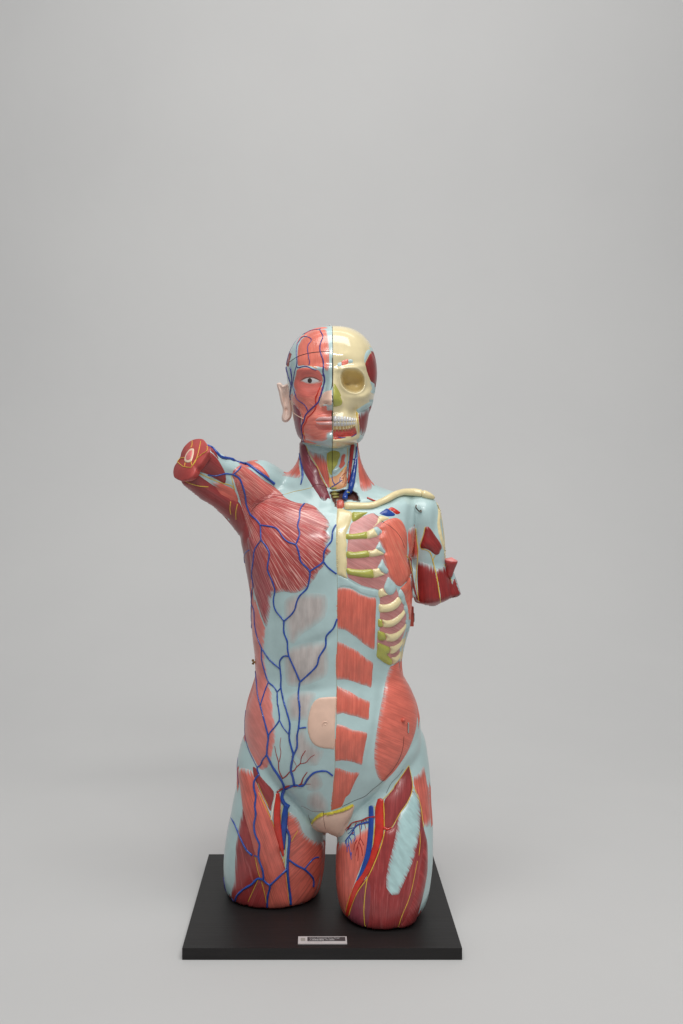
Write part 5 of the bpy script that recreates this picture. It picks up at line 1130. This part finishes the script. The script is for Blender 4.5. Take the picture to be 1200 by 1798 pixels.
# ================================================================== seamless paper behind and below
def sweep(name, x0, x1, prof, mat):
    prof = np.array(prof); k = len(prof); nx = 24
    xs = np.linspace(x0, x1, nx)
    V = np.array([(x, y, z) for y, z in prof for x in xs]); Fc = []
    for i in range(k - 1):
        for j in range(nx - 1): Fc.append([i * nx + j, i * nx + j + 1, (i + 1) * nx + j + 1, (i + 1) * nx + j])
    o = mkobj(name, V, Fc, mat); o['kind'] = 'structure'; return o
m, nt, b = newmat('grey_white_paper')
tc = N(nt, 'ShaderNodeTexCoord')
n1 = N(nt, 'ShaderNodeTexNoise'); n1.inputs['Scale'].default_value = 1.3; n1.inputs['Detail'].default_value = 4
nt.links.new(tc.outputs['Object'], n1.inputs['Vector'])
nt.links.new(mix_n(nt, n1.outputs[0], lin((197, 197, 197)), lin((206, 206, 205))), b.inputs['Base Color'])
b.inputs['Roughness'].default_value = 0.75; b.inputs['Specular IOR Level'].default_value = 0.25
n2 = N(nt, 'ShaderNodeTexNoise'); n2.inputs['Scale'].default_value = 5; n2.inputs['Detail'].default_value = 2
nt.links.new(tc.outputs['Object'], n2.inputs['Vector'])
bp = N(nt, 'ShaderNodeBump'); bp.inputs['Strength'].default_value = .25; bp.inputs['Distance'].default_value = .012
nt.links.new(n2.outputs[0], bp.inputs['Height']); nt.links.new(bp.outputs[0], b.inputs['Normal'])
zf = -BT - .0004; R = 2.0; YB = 2.7
prof = [(-0.30, zf)] + [(y, zf) for y in np.linspace(-0.2, YB - R, 8)] + [(YB - R + R * math.sin(t), zf + R - R * math.cos(t)) for t in np.linspace(0, math.pi / 2, 40)[1:]] + [(YB, z) for z in np.linspace(zf + R + .1, 6.0, 16)]
sweep('backdrop', -9.0, 9.0, prof, m)
yf = PG(700, 1690, zf)[1]
prof2 = [(-2.4, zf + .0002), (-1.0, zf + .0002), (yf - .02, zf + .0002), (yf, zf + .0002)]
fl = sweep('floor', -9.0, 9.0, prof2, m); fl.data.polygons.foreach_set('use_smooth', [False] * len(fl.data.polygons))

# ================================================================== light: room light from above, a window-like bank in front
w = bpy.data.worlds.new('World'); scene.world = w; w.use_nodes = True
w.node_tree.nodes['Background'].inputs[0].default_value = (0.95, 0.97, 1.0, 1); w.node_tree.nodes['Background'].inputs[1].default_value = 0.25
def area(name, loc, target, sx, sy, power, col):
    l = bpy.data.lights.new(name, 'AREA'); l.shape = 'RECTANGLE'; l.size = sx; l.size_y = sy; l.energy = power; l.color = col
    o = bpy.data.objects.new(name, l); COL.objects.link(o); o.location = loc
    o.rotation_euler = (Vector(target) - Vector(loc)).to_track_quat('-Z', 'Y').to_euler(); return o
area('ceiling_light', (0.15, -0.6, 3.0), (0, 2.6, 0.9), 2.4, 1.4, 60, (1, .985, .96))
area('front_light', (0.35, -1.9, 2.3), (0, .2, .7), 1.3, .25, 26, (1, .99, .97))
area('added_backdrop_fill', (0.2, 0.9, 3.7), (0, 3.0, 1.3), 3.4, .7, 13, (1, .98, .955))  # unseen fill lamp, added to brighten the backdrop wall
scene.view_settings.view_transform = 'Standard'; scene.view_settings.look = 'None'; scene.view_settings.gamma = 1; scene.view_settings.exposure = 0
scene.render.engine = 'CYCLES'
scene.cycles.max_bounces = 8
